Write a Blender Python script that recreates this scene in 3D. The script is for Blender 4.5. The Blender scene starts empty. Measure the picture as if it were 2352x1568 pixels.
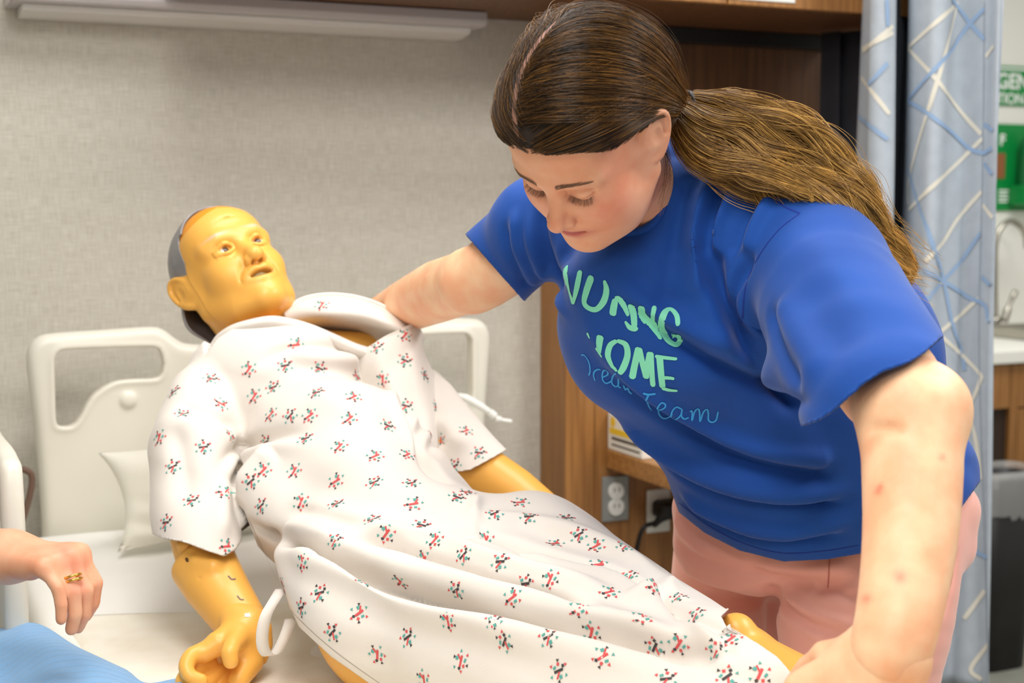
import bpy, bmesh, math, random
import numpy as np
from mathutils import Vector, Matrix
from mathutils.bvhtree import BVHTree
random.seed(7); RNG = np.random.default_rng(7)
S = bpy.context.scene; COL = S.collection
# ------------------------------------------------------------------ camera
YAW, PITCH, FPX = math.radians(24.6), math.radians(5.52), 3267.0
CAM = np.array([0.0, 0.0, 1.45])
_h = np.array([math.sin(YAW), math.cos(YAW), 0.0]); RGT = np.array([math.cos(YAW), -math.sin(YAW), 0.0])
FWD = _h * math.cos(PITCH) - np.array([0, 0, 1.0]) * math.sin(PITCH)
UPV = _h * math.sin(PITCH) + np.array([0, 0, 1.0]) * math.cos(PITCH)
cd = bpy.data.cameras.new('camera'); cam = bpy.data.objects.new('camera', cd); COL.objects.link(cam)
cd.sensor_width = 36; cd.lens = FPX / 2352 * 36; cd.clip_start = 0.05
cam.matrix_world = Matrix([[RGT[i], UPV[i], -FWD[i], CAM[i]] for i in range(3)] + [[0, 0, 0, 1]])
cd.dof.use_dof = True; cd.dof.focus_distance = 1.76; cd.dof.aperture_fstop = 5.0
S.camera = cam
S.view_settings.view_transform = 'Standard'; S.view_settings.look = 'None'
S.view_settings.gamma = 1.0; S.view_settings.use_curve_mapping = False
S.view_settings.exposure = EXPOSURE = -0.14
# ------------------------------------------------------------------ world + ceiling lamps
W = bpy.data.worlds.new('world'); S.world = W; W.use_nodes = True
W.node_tree.nodes['Background'].inputs[0].default_value = (1.0, 0.97, 0.92, 1); W.node_tree.nodes['Background'].inputs[1].default_value = 0.42
def area(name, loc, size, power, col=(1, .975, .94), rot=(0, 0, 0)):
    l = bpy.data.lights.new(name, 'AREA'); l.shape = 'RECTANGLE'; l.size, l.size_y = size; l.energy = power; l.color = col
    o = bpy.data.objects.new(name, l); o.location = loc; o.rotation_euler = rot; COL.objects.link(o); return o
area('ceiling_lamp', (2.3, 0.7, 2.66), (0.6, 1.2), 52)
area('ceiling_lamp', (0.2, 0.7, 2.66), (0.6, 1.2), 34)
area('ceiling_lamp', (0.9, 2.0, 2.66), (1.2, 0.6), 26)
area('ceiling_lamp', (-0.6, -1.0, 2.66), (0.6, 1.2), 34)
area('ceiling_lamp', (3.4, 2.9, 2.66), (1.2, 0.6), 36)
# ------------------------------------------------------------------ pixel helpers (pixel + distance -> point)
def ray(px, py):
    return FWD + RGT * ((px - 1176.0) / FPX) - UPV * ((py - 784.0) / FPX)
def P(px, py, d): return CAM + ray(px, py) * d
def onY(px, py, Y): r = ray(px, py); return CAM + r * (Y / r[1])
def onX(px, py, X): r = ray(px, py); return CAM + r * (X / r[0])
def onZ(px, py, Z): r = ray(px, py); return CAM + r * ((Z - CAM[2]) / r[2])
def proj(v):
    v = np.asarray(v) - CAM; d = v @ FWD
    return np.stack([1176 + FPX * (v @ RGT) / d, 784 - FPX * (v @ UPV) / d], -1), d
# ------------------------------------------------------------------ materials
def new_mat(name):
    m = bpy.data.materials.new(name); m.use_nodes = True; nt = m.node_tree
    return m, nt, nt.nodes['Principled BSDF']
def col4(c): return (c[0], c[1], c[2], 1.0)
def srgb(r, g, b):
    f = lambda c: (c / 255 / 12.92) if c / 255 <= .04045 else ((c / 255 + .055) / 1.055) ** 2.4
    return (f(r), f(g), f(b))
def mat(name, c, rough=.6, c2=None, nscale=8, stretch=None, bump=0, bscale=60, bdist=.002, spec=.5, metal=0, sss=0, attr=False, sheen=0, bstretch=None, coat=0):
    m, nt, b = new_mat(name); N, L = nt.nodes, nt.links
    b.inputs['Roughness'].default_value = rough; b.inputs['Metallic'].default_value = metal
    b.inputs['Specular IOR Level'].default_value = spec
    if coat: b.inputs['Coat Weight'].default_value = coat
    if sheen: b.inputs['Sheen Weight'].default_value = sheen; b.inputs['Sheen Roughness'].default_value = .4
    if sss:
        b.inputs['Subsurface Weight'].default_value = sss; b.inputs['Subsurface Radius'].default_value = (1, .35, .2); b.inputs['Subsurface Scale'].default_value = .012
    tc = N.new('ShaderNodeTexCoord')
    def coords(st):
        if not st: return tc.outputs['Object']
        mp = N.new('ShaderNodeMapping'); mp.inputs['Scale'].default_value = st; L.new(tc.outputs['Object'], mp.inputs['Vector']); return mp.outputs[0]
    base = None
    if attr:
        a = N.new('ShaderNodeAttribute'); a.attribute_name = 'Col'; base = a.outputs['Color']
    if c2 is not None:
        n = N.new('ShaderNodeTexNoise'); n.inputs['Scale'].default_value = nscale; n.inputs['Detail'].default_value = 5
        L.new(coords(stretch), n.inputs['Vector'])
        r = N.new('ShaderNodeMapRange'); r.inputs[1].default_value = .35; r.inputs[2].default_value = .65; L.new(n.outputs[0], r.inputs[0])
        mx = N.new('ShaderNodeMix'); mx.data_type = 'RGBA'
        if attr:
            mx.blend_type = 'MULTIPLY'; L.new(base, mx.inputs[6]); mx.inputs[7].default_value = col4(c2)
        else:
            mx.inputs[6].default_value = col4(c); mx.inputs[7].default_value = col4(c2)
        L.new(r.outputs[0], mx.inputs[0]); L.new(mx.outputs[2], b.inputs['Base Color'])
    elif attr: L.new(base, b.inputs['Base Color'])
    else: b.inputs['Base Color'].default_value = col4(c)
    if bump:
        n = N.new('ShaderNodeTexNoise'); n.inputs['Scale'].default_value = bscale; n.inputs['Detail'].default_value = 4
        L.new(coords(bstretch), n.inputs['Vector'])
        bp = N.new('ShaderNodeBump'); bp.inputs['Strength'].default_value = bump; bp.inputs['Distance'].default_value = bdist
        L.new(n.outputs[0], bp.inputs['Height']); L.new(bp.outputs[0], b.inputs['Normal'])
    return m
# ------------------------------------------------------------------ object helpers
def tag(o, label=None, cat=None, group=None, kind=None):
    if label: o['label'] = label
    if cat: o['category'] = cat
    if group: o['group'] = group
    if kind: o['kind'] = kind
    return o
def empty(name, loc, label, cat, group=None):
    o = bpy.data.objects.new(name, None); o.location = Vector(loc); o.empty_display_size = .05; COL.objects.link(o)
    return tag(o, label, cat, group)
def link(name, me, m, parent=None, smooth=True):
    o = bpy.data.objects.new(name, me); COL.objects.link(o)
    if m is not None and not me.materials: me.materials.append(m)
    if smooth: me.polygons.foreach_set('use_smooth', np.ones(len(me.polygons), bool))
    if parent is not None:
        o.parent = parent; o.matrix_parent_inverse = Matrix.Translation(-Vector(parent.location))
    return o
def pydata(name, V, F, m, parent=None, smooth=True):
    me = bpy.data.meshes.new(name); me.from_pydata([tuple(map(float, v)) for v in V], [], [tuple(map(int, f)) for f in F]); me.update()
    return link(name, me, m, parent, smooth)
def npmesh(name, V, F, m, parent=None, smooth=True, colors=None):
    """V (n,3), F (k,4) quads"""
    me = bpy.data.meshes.new(name); V = np.ascontiguousarray(V, np.float32); F = np.ascontiguousarray(F, np.int32)
    me.vertices.add(len(V)); me.vertices.foreach_set('co', V.ravel())
    k = F.shape[1]; me.loops.add(F.size); me.loops.foreach_set('vertex_index', F.ravel())
    me.polygons.add(len(F)); me.polygons.foreach_set('loop_start', np.arange(0, F.size, k, dtype=np.int32))
    me.update(calc_edges=True); me.validate()
    if colors is not None:
        a = me.color_attributes.new('Col', 'FLOAT_COLOR', 'POINT'); c = np.ones((len(V), 4), np.float32); c[:, :3] = colors
        a.data.foreach_set('color', c.ravel())
    return link(name, me, m, parent, smooth)
def bevel(o, w=.004, seg=2):
    b = o.modifiers.new('bevel', 'BEVEL'); b.width = w; b.segments = seg; b.limit_method = 'ANGLE'; return o
def box(name, lo, hi, m, parent=None, bev=.003, rotz=None, smooth=False):
    lo, hi = np.minimum(lo, hi), np.maximum(lo, hi)
    V = [(x, y, z) for x in (lo[0], hi[0]) for y in (lo[1], hi[1]) for z in (lo[2], hi[2])]
    F = [(0, 1, 3, 2), (4, 6, 7, 5), (0, 4, 5, 1), (2, 3, 7, 6), (0, 2, 6, 4), (1, 5, 7, 3)]
    o = pydata(name, V, F, m, parent, smooth)
    if bev: bevel(o, bev)
    return o
def tube_data(pts, rad, n=10, caps=True, closed=False):
    pts = np.array(pts, float); rad = np.broadcast_to(np.array(rad, float), (len(pts),))
    V, F = [], []; prev = None
    for i, p in enumerate(pts):
        a, b = (pts[i - 1], pts[(i + 1) % len(pts)]) if closed else (pts[max(i - 1, 0)], pts[min(i + 1, len(pts) - 1)])
        t = b - a; t = t / (np.linalg.norm(t) + 1e-9)
        if prev is None:
            u = np.cross(t, (0, 0, 1)); u = u if np.linalg.norm(u) > .1 else np.cross(t, (1, 0, 0))
        else: u = prev - t * (prev @ t)
        u = u / np.linalg.norm(u); prev = u; v = np.cross(t, u)
        for k in range(n):
            a_ = 2 * math.pi * k / n; V.append(p + rad[i] * (math.cos(a_) * u + math.sin(a_) * v))
    m_ = len(pts)
    for i in range(m_ if closed else m_ - 1):
        for k in range(n):
            j = (i + 1) % m_; F.append((i * n + k, i * n + (k + 1) % n, j * n + (k + 1) % n, j * n + k))
    if caps and not closed:
        F.append(tuple(range(n))[::-1]); F.append(tuple((m_ - 1) * n + k for k in range(n)))
    return V, F
def tube(name, pts, rad, m, parent=None, n=10, closed=False):
    V, F = tube_data(pts, rad, n, True, closed); return pydata(name, V, F, m, parent)
def smoothline(pts, n=40):
    """Catmull-Rom through pts (k,dim), n samples"""
    pts = np.array(pts, float); k = len(pts)
    q = np.vstack([2 * pts[0] - pts[1], pts, 2 * pts[-1] - pts[-2]])
    t = np.linspace(0, k - 1 - 1e-9, n); i = t.astype(int); f = (t - i)[:, None]
    a, b, c, d = q[i], q[i + 1], q[i + 2], q[i + 3]
    return .5 * (2 * b + (c - a) * f + (2 * a - 5 * b + 4 * c - d) * f ** 2 + (3 * b - a - 3 * c + d) * f ** 3)
# ------------------------------------------------------------------ signed distance sculpting
class Field:
    def __init__(s): s.ops = []
    def _add(s, fn, k, op): s.ops.append((fn, k, op)); return s
    def cap(s, a, b, ra, rb=None, k=.01, op='u'):
        a, b = np.array(a, np.float32), np.array(b, np.float32); rb = ra if rb is None else rb; ab = b - a; L2 = float(ab @ ab) + 1e-12
        def f(p):
            t = np.clip(((p - a) @ ab) / L2, 0, 1); return np.linalg.norm(p - a - t[:, None] * ab, axis=1) - (ra + (rb - ra) * t)
        return s._add(f, k, op)
    def chain(s, pts, rad, k=.01, op='u', n=None):
        pts = np.array(pts, float); rad = np.broadcast_to(np.array(rad, float), (len(pts),))
        if n:
            q = smoothline(np.hstack([pts, rad[:, None]]), n); pts, rad = q[:, :3], q[:, 3]
        A, B = pts[:-1].astype(np.float32), pts[1:].astype(np.float32); RA, RB = rad[:-1], rad[1:]
        def f(p):
            d = None
            for a, b, ra, rb in zip(A, B, RA, RB):
                ab = b - a; t = np.clip(((p - a) @ ab) / (float(ab @ ab) + 1e-12), 0, 1)
                q = np.linalg.norm(p - a - t[:, None] * ab, axis=1) - (ra + (rb - ra) * t).astype(np.float32)
                d = q if d is None else np.minimum(d, q)
            return d
        return s._add(f, k, op)
    def ell(s, c, r, R=None, k=.01, op='u'):
        c = np.array(c, np.float32); r = np.array(r, np.float32); Rm = None if R is None else np.array(R, np.float32)
        def f(p):
            q = p - c
            if Rm is not None: q = q @ Rm      # columns of R = local axes
            k0 = np.linalg.norm(q / r, axis=1); k1 = np.linalg.norm(q / (r * r), axis=1) + 1e-9
            return k0 * (k0 - 1) / k1
        return s._add(f, k, op)
    def box(s, c, h, R=None, rr=.005, k=.01, op='u'):
        c = np.array(c, np.float32); h = np.array(h, np.float32) - rr; Rm = None if R is None else np.array(R, np.float32)
        def f(p):
            q = p - c
            if Rm is not None: q = q @ Rm
            q = np.abs(q) - h
            return np.linalg.norm(np.maximum(q, 0), axis=1) + np.minimum(q.max(axis=1), 0) - rr
        return s._add(f, k, op)
    def half(s, p0, n, k=.005, op='i'):
        """keep the side opposite to n"""
        p0 = np.array(p0, np.float32); n = np.array(n, np.float32); n = n / np.linalg.norm(n)
        return s._add(lambda p: (p - p0) @ n, k, op)
    def fn(s, f, k=.01, op='u'): return s._add(f, k, op)
    def eval(s, p, idx=None, keep=False):
        d = None; parts = []
        for j, (f, k, op) in enumerate(s.ops):
            if idx is not None and not idx[j]: continue
            q = f(p).astype(np.float32)
            if keep: parts.append(q)
            if d is None:
                d = q if op == 'u' else np.full(len(p), 1., np.float32); 
                if op == 'u': continue
            if op == 'u':
                h = np.maximum(k - np.abs(d - q), 0) / k; d = np.minimum(d, q) - h * h * k * .25
            elif op == 's':
                q = -q; h = np.maximum(k - np.abs(d - q), 0) / k; d = np.maximum(d, q) + h * h * k * .25
            else:
                h = np.maximum(k - np.abs(d - q), 0) / k; d = np.maximum(d, q) + h * h * k * .25
        return (d, parts) if keep else d
    def mesh(s, lo, hi, h):
        lo, hi = np.array(lo, float), np.array(hi, float); B = 10
        nb = np.ceil((hi - lo) / (h * B)).astype(int); n = nb * B
        V = np.ones(tuple(n), np.float32)
        ii = np.stack(np.meshgrid(*[np.arange(k) for k in nb], indexing='ij'), -1).reshape(-1, 3)
        cen = (lo + (ii * B + (B - 1) / 2) * h).astype(np.float32); d, parts = s.eval(cen, keep=True); parts = np.array(parts)
        rb = h * B * .87
        act = np.abs(d) < rb * 1.6 + .012
        loc = np.stack(np.meshgrid(*[np.arange(B)] * 3, indexing='ij'), -1).reshape(-1, 3) * h
        for j in range(len(ii)):
            i0 = ii[j] * B; sl = tuple(slice(a, a + B) for a in i0)
            if not act[j]: V[sl] = d[j]; continue
            need = np.array([(op == 'i') or (parts[m, j] < (2.6 * rb + k + .02 if op == 's' else max(d[j], 0) + 2.6 * rb + k + .02)) for m, (f, k, op) in enumerate(s.ops)])
            if not any(need[m] and s.ops[m][2] == 'u' for m in range(len(need))): V[sl] = 1; continue
            V[sl] = s.eval((lo + i0 * h + loc).astype(np.float32), need).reshape(B, B, B)
        return surfnet(V, lo, h)
def surfnet(V, lo, h):
    ins = V < 0; c = ins.astype(np.uint8)
    tot = sum(c[a:c.shape[0] - 1 + a, b:c.shape[1] - 1 + b, e:c.shape[2] - 1 + e] for a in (0, 1) for b in (0, 1) for e in (0, 1))
    cells = np.argwhere((tot > 0) & (tot < 8)); vid = -np.ones(tot.shape, np.int32); vid[tuple(cells.T)] = np.arange(len(cells))
    acc = np.zeros((len(cells), 3)); cnt = np.zeros(len(cells)); corners = [(a, b, e) for a in (0, 1) for b in (0, 1) for e in (0, 1)]
    val = {k: V[tuple((cells + k).T)] for k in corners}
    for k in corners:
        for ax in range(3):
            if k[ax] == 0:
                k2 = list(k); k2[ax] = 1; k2 = tuple(k2); a, b = val[k], val[k2]; m = (a < 0) != (b < 0)
                t = np.where(m, a / np.where(m, a - b, 1), 0); p = np.array(k, float)[None] + 0; pt = np.repeat(p, len(cells), 0); pt[:, ax] += t
                acc[m] += pt[m]; cnt[m] += 1
    verts = lo + (cells + acc / cnt[:, None]) * h; quads = []
    for ax in range(3):
        sl0 = [slice(None)] * 3; sl1 = [slice(None)] * 3; sl0[ax] = slice(0, -1); sl1[ax] = slice(1, None)
        e = np.argwhere(ins[tuple(sl0)] != ins[tuple(sl1)]); a1, a2 = (ax + 1) % 3, (ax + 2) % 3
        e = e[(e[:, a1] > 0) & (e[:, a2] > 0) & (e[:, a1] < V.shape[a1] - 1) & (e[:, a2] < V.shape[a2] - 1)]
        if not len(e): continue
        o = lambda d1, d2: (lambda q: vid[tuple(q.T)])(e - np.eye(3, dtype=int)[a1] * d1 - np.eye(3, dtype=int)[a2] * d2)
        q = np.stack([o(1, 1), o(0, 1), o(0, 0), o(1, 0)], 1); flip = ~ins[tuple(e.T)]
        q[flip] = q[flip][:, ::-1]; quads.append(q)
    Q = np.vstack(quads); Q = Q[(Q >= 0).all(1)]
    return verts, Q
def vnormals(V, F):
    n = np.cross(V[F[:, 2]] - V[F[:, 0]], V[F[:, 3 if F.shape[1] == 4 else 1]] - V[F[:, 1 if F.shape[1] == 4 else 0]])
    N = np.zeros_like(V)
    for k in range(F.shape[1]): np.add.at(N, F[:, k], n)
    return N / (np.linalg.norm(N, axis=1, keepdims=True) + 1e-12)
def relax(V, F, it=2, w=.5):
    """Laplacian smoothing"""
    E = np.vstack([F[:, [k, (k + 1) % F.shape[1]]] for k in range(F.shape[1])]); E = np.vstack([E, E[:, ::-1]])
    cnt = np.bincount(E[:, 0], minlength=len(V))[:, None].clip(1)
    for i in range(it):
        A = np.stack([np.bincount(E[:, 0], weights=V[E[:, 1], c], minlength=len(V)) for c in range(3)], 1) / cnt
        V = V + (A - V) * w
    return V
def segdist(V, L):
    """distance of points V to polyline L and arc parameter 0..1"""
    best = np.full(len(V), 9.); par = np.zeros(len(V)); seg = np.linalg.norm(np.diff(L, axis=0), axis=1); cum = np.r_[0, np.cumsum(seg)]
    for i in range(len(L) - 1):
        ab = L[i + 1] - L[i]; t = np.clip((V - L[i]) @ ab / (ab @ ab + 1e-12), 0, 1)
        d = np.linalg.norm(V - L[i] - t[:, None] * ab, axis=1); m = d < best
        best[m] = d[m]; par[m] = (cum[i] + t[m] * seg[i]) / (cum[-1] + 1e-9)
    return best, par
def bvh(V, F): return BVHTree.FromPolygons([tuple(v) for v in V], [tuple(f) for f in F])
def cast(tree, px, py):
    r = ray(px, py); h = tree.ray_cast(Vector(CAM), Vector(r))
    return (np.array(h[0]), np.array(h[1])) if h[0] is not None else (None, None)
def onsurf(tree, pts, n=None):
    """pixel polyline -> 3D polyline on the surface"""
    q = smoothline(pts, n) if n else np.array(pts, float); out = []
    for x, y in q:
        a, _ = cast(tree, x, y)
        if a is not None: out.append(a)
    return np.array(out)
def folds(V, F, tree, spec):
    """spec: list of (pixel polyline, width m, amplitude m[, taper]); ridges (+) and creases (-) raised along the normals"""
    N = vnormals(V, F); D = np.zeros(len(V))
    for sp in spec:
        L = onsurf(tree, sp[0], 14)
        if len(L) < 2: continue
        lo, hi = L.min(0) - sp[1] * 4, L.max(0) + sp[1] * 4
        m = np.where(((V > lo) & (V < hi)).all(1))[0]
        if not len(m): continue
        d, t = segdist(V[m], L); tp = sp[3] if len(sp) > 3 else .25
        e = np.clip(np.minimum(t, 1 - t) / tp, 0, 1); e = e * e * (3 - 2 * e) if tp > 0 else 1
        D[m] += sp[2] * np.exp(-(d / sp[1]) ** 2) * e
    return V + N * D[:, None]
def cut(V, F, g, it=3):
    """drop faces where g<0, snap the border onto g=0"""
    val = g(V); keep = (val[F] >= 0).any(1); F = F[keep]
    used = np.unique(F); neg = used[val[used] < 0]; X = V[neg].copy(); e = 1e-4
    for _ in range(it):
        v = g(X); G = np.stack([(g(X + np.eye(3)[k] * e) - v) / e for k in range(3)], 1); X = X - np.clip(v / (np.sum(G * G, 1) + 1e-9), -.01 / (np.linalg.norm(G, axis=1) + 1e-9), .01 / (np.linalg.norm(G, axis=1) + 1e-9))[:, None] * G
    V = V.copy(); V[neg] = X
    mp = -np.ones(len(V), int); mp[used] = np.arange(len(used)); return V[used], mp[F]
def rotm(ax, ang):
    return np.array(Matrix.Rotation(ang, 3, Vector(ax)))
def frame(z, x=None):
    z = np.array(z, float); z /= np.linalg.norm(z); x = np.array([1, 0, 0.]) if x is None else np.array(x, float)
    x = x - z * (x @ z); x /= np.linalg.norm(x); return np.stack([x, np.cross(z, x), z], 1)
def solve_pose(L, PX, d0, R0, iters=60, wd=None):
    """pose (R,t) of local landmarks L seen at pixels PX, Gauss-Newton with a soft depth prior"""
    L = np.array(L, float); PX = np.array(PX, float); R = np.array(R0, float); t = P(*PX.mean(0), d0) - R @ L.mean(0)
    def res(R, t):
        q, d = proj(L @ R.T + t); r = (q - PX).ravel()
        return np.r_[r, (d.mean() - d0) * 600 if wd is None else (d.mean() - d0) * wd]
    for _ in range(iters):
        r0 = res(R, t); J = []
        for k in range(6):
            e = np.zeros(6); e[k] = 1e-4; dR = rotm((1, 0, 0), e[0]) @ rotm((0, 1, 0), e[1]) @ rotm((0, 0, 1), e[2])
            J.append((res(dR @ R, t + e[3:]) - r0) / 1e-4)
        J = np.array(J).T; dx = -np.linalg.solve(J.T @ J + np.eye(6) * 1e1, J.T @ r0) * .7
        R = rotm((1, 0, 0), dx[0]) @ rotm((0, 1, 0), dx[1]) @ rotm((0, 0, 1), dx[2]) @ R; t = t + dx[3:]
        U, _, Vt = np.linalg.svd(R); R = U @ Vt
    print('pose residual px', np.round(res(R, t)[:-1].reshape(-1, 2), 0).tolist(), 'depth', round(float(proj(L @ R.T + t)[1].mean()), 3))
    return R, t
def hair_curves(name, strands, m, parent, r0=.00012, r1=.00004, kind=None):
    """strands: list of (n,3) arrays, as one hair object"""
    hc = bpy.data.hair_curves.new(name); hc.add_curves([len(s_) for s_ in strands])
    co = np.vstack(strands).astype(np.float32); hc.attributes['position'].data.foreach_set('vector', co.ravel()) if 'position' in hc.attributes else None
    hc.points.foreach_set('position', co.ravel())
    ra = hc.attributes.new('radius', 'FLOAT', 'POINT') if 'radius' not in hc.attributes else hc.attributes['radius']
    ra.data.foreach_set('value', np.concatenate([np.linspace(r0, r1, len(s_)) for s_ in strands]).astype(np.float32))
    hc.materials.append(m); o = bpy.data.objects.new(name, hc); COL.objects.link(o)
    if parent is not None: o.parent = parent; o.matrix_parent_inverse = Matrix.Translation(-Vector(parent.location))
    if kind: o['kind'] = kind
    return o
# ================================================================== ROOM
def wall_mat():
    m, nt, b = new_mat('woven_wallcovering'); N, L = nt.nodes, nt.links
    tc = N.new('ShaderNodeTexCoord'); outs = []
    for st in ((60, 60, 900), (900, 900, 60)):
        mp = N.new('ShaderNodeMapping'); mp.inputs['Scale'].default_value = st; L.new(tc.outputs['Object'], mp.inputs[0])
        n = N.new('ShaderNodeTexNoise'); n.inputs['Scale'].default_value = .45; n.inputs['Detail'].default_value = 3; L.new(mp.outputs[0], n.inputs[0]); outs.append(n.outputs[0])
    a = N.new('ShaderNodeMath'); a.operation = 'ADD'; L.new(outs[0], a.inputs[0]); L.new(outs[1], a.inputs[1])
    mp2 = N.new('ShaderNodeMapping'); mp2.inputs['Scale'].default_value = (2, 2, 26); L.new(tc.outputs['Object'], mp2.inputs[0])
    n2 = N.new('ShaderNodeTexNoise'); n2.inputs['Scale'].default_value = 1.; n2.inputs['Detail'].default_value = 4; L.new(mp2.outputs[0], n2.inputs[0])
    a2 = N.new('ShaderNodeMath'); a2.operation = 'MULTIPLY_ADD'; L.new(n2.outputs[0], a2.inputs[0]); a2.inputs[1].default_value = .35; L.new(a.outputs[0], a2.inputs[2])
    r = N.new('ShaderNodeValToRGB'); r.color_ramp.elements[0].position = .35; r.color_ramp.elements[1].position = .75
    r.color_ramp.elements[0].color = col4(srgb(178, 171, 156)); r.color_ramp.elements[1].color = col4(srgb(217, 212, 200))
    h = N.new('ShaderNodeMath'); h.operation = 'MULTIPLY'; h.inputs[1].default_value = .48; L.new(a2.outputs[0], h.inputs[0]); L.new(h.outputs[0], r.inputs[0]); L.new(r.outputs[0], b.inputs['Base Color'])
    bp = N.new('ShaderNodeBump'); bp.inputs['Strength'].default_value = .25; bp.inputs['Distance'].default_value = .001; L.new(a.outputs[0], bp.inputs['Height']); L.new(bp.outputs[0], b.inputs['Normal'])
    b.inputs['Roughness'].default_value = .7; return m
M_wall = wall_mat()
M_white = mat('white_paint', srgb(236, 236, 228), .6)
M_wood = mat('light_walnut_veneer', srgb(166, 116, 62), .42, srgb(138, 92, 46), 6, (14, 14, .7), .05, 40)
M_wood_dk = mat('dark_walnut_veneer', srgb(116, 78, 46), .5, srgb(92, 60, 34), 6, (14, 14, .7))
M_woodh = mat('counter_walnut', srgb(176, 126, 70), .4, srgb(150, 102, 54), 6, (1, 14, 14))
M_floor = mat('grey_green_vinyl', srgb(142, 144, 134), .35, srgb(132, 134, 124), 12)
M_dark = mat('near_black', srgb(26, 24, 24), .5)
M_lamp = mat('lamp_housing_enamel', srgb(196, 190, 190), .35, spec=.4)
M_bedpl = mat('warm_white_bed_plastic', srgb(226, 222, 208), .32, spec=.45)
M_steel = mat('brushed_steel', srgb(180, 176, 166), .28, metal=1)
M_grey = mat('grey_plate', srgb(150, 152, 148), .4, metal=.3)
M_white_pl = mat('white_plastic', srgb(232, 232, 226), .35)
def struct(o, label=None): o['kind'] = 'structure'; return o
Z0 = 2.7
struct(box('wall_back', (-1.7, 3.0, 0), (2.42, 3.1, Z0), M_wall, bev=0))
struct(box('wall_left', (-1.8, -1.6, 0), (-1.7, 3.1, Z0), M_wall, bev=0))
struct(box('wall_alcove', (2.42, 4.35, 0), (6.0, 4.45, Z0), M_white, bev=0))
struct(box('wall_right', (6.0, -1.6, 0), (6.1, 4.45, Z0), M_white, bev=0))
struct(box('floor', (-1.8, -1.6, -.05), (6.1, 4.45, 0), M_floor, bev=0))
struct(box('baseboard_back', (-1.7, 2.985, 0), (1.44, 3.0, .1), M_dark, bev=.002))
# overhead cabinet along the head wall
oc = empty('overhead_cabinet', (1.3, 2.8, 1.87), 'long brown wood overhead cabinet above the bed and the woman', 'cabinet')
zb = 1.866; xl, xr = .56, 2.24
box('carcass', (xl, 2.6, zb), (xr, 2.999, zb + .6), M_wood_dk, oc, .002)
for i in range(3):
    a, b_ = xl + i * (xr - xl) / 3, xl + (i + 1) * (xr - xl) / 3
    d = box('door', (a + .002, 2.58, zb + .002), (b_ - .002, 2.599, zb + .598), M_wood, oc, .002)
    tube('handle', [(b_ - .06, 2.58, zb + .1), (b_ - .06, 2.55, zb + .11), (b_ - .06, 2.55, zb + .25), (b_ - .06, 2.58, zb + .26)], .005, M_steel, oc)
box('dark_strip', (1.46, 2.93, zb - .035), (xr - .02, 2.998, zb - .001), M_dark, oc, .002)  # near-black strip along the back edge under the cabinet
lab = onY(1650, 0, 2.5775); lab2 = onY(1826, 7, 2.5775)
box('paper_label', (lab[0], 2.5775, lab2[2]), (lab2[0], 2.5795, lab2[2] + .05), M_white_pl, oc, 0)
# head wall panel
pn = empty('headwall_panel', (1.8, 2.93, 0), 'tall brown wood panel right of the bed, with outlets below the counter', 'panel')
box('side_stile', (1.446, 2.865, 0), (1.52, 2.999, 1.864), M_wood, pn, .002)
box('lower_panel', (1.522, 2.867, 0), (2.42, 2.999, 1.36), M_wood, pn, .002)
box('niche_back', (1.522, 2.975, 1.362), (2.42, 2.999, 1.866), M_wood_dk, pn, 0)
# counter
ct = empty('counter_shelf', (1.8, 2.7, .85), 'wall-hung wooden counter behind the woman holding a glove box', 'counter')
cl = onY(1390, 1030, 2.865)
box('worktop', (cl[0], 2.5, cl[2] - .045), (2.0, 2.864, cl[2]), M_woodh, ct, .004)
box('bracket', (1.95, 2.6, cl[2] - .25), (1.98, 2.864, cl[2] - .047), M_wood_dk, ct, .003)
CT_Z = cl[2]
# glove boxes
def stripes_box(name, lo, hi, label, flip):
    e = empty(name, ((lo[0] + hi[0]) / 2, (lo[1] + hi[1]) / 2, lo[2]), label, 'box')
    W_ = mat('carton_white', srgb(238, 234, 224), .5); Y_ = mat('carton_yellow', srgb(240, 200, 50), .5); K_ = mat('carton_print_grey', srgb(70, 66, 62), .5)
    box('carton', lo, hi, W_, e, .003); h = hi[2] - lo[2]; e_ = .0006
    box('yellow_band', (lo[0] - e_, lo[1] - e_, lo[2] + .45 * h), (lo[0] + .0, hi[1] - .01, lo[2] + .62 * h), Y_, e, 0)
    for a, b_ in ((.30, .38), (.14, .19)):
        box('printed_stripe', (lo[0] - e_, lo[1] + .01, lo[2] + a * h), (lo[0], hi[1] - .02, lo[2] + b_ * h), K_, e, 0)
    box('yellow_band', (lo[0] + .01, lo[1] - e_, lo[2] + .5 * h), (hi[0] - .02, lo[1], lo[2] + .8 * h), Y_, e, 0)
    box('printed_stripe', (lo[0] + .02, lo[1] - e_, lo[2] + .3 * h), (hi[0] - .06, lo[1], lo[2] + .38 * h), K_, e, 0)
    V, F = tube_data([(lo[0] - e_, hi[1] - .025, lo[2] + .78 * h), (lo[0] + .0003, hi[1] - .025, lo[2] + .78 * h)], .012, 14); pydata('yellow_dot', V, F, Y_, e, False)
    return e
gl = onY(1388, 1020, 2.865)
stripes_box('glove_box', (1.552, 2.70, CT_Z + .0005), (1.80, 2.86, CT_Z + .085), 'white and yellow glove box on the wooden counter, against the panel', 0)
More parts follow.
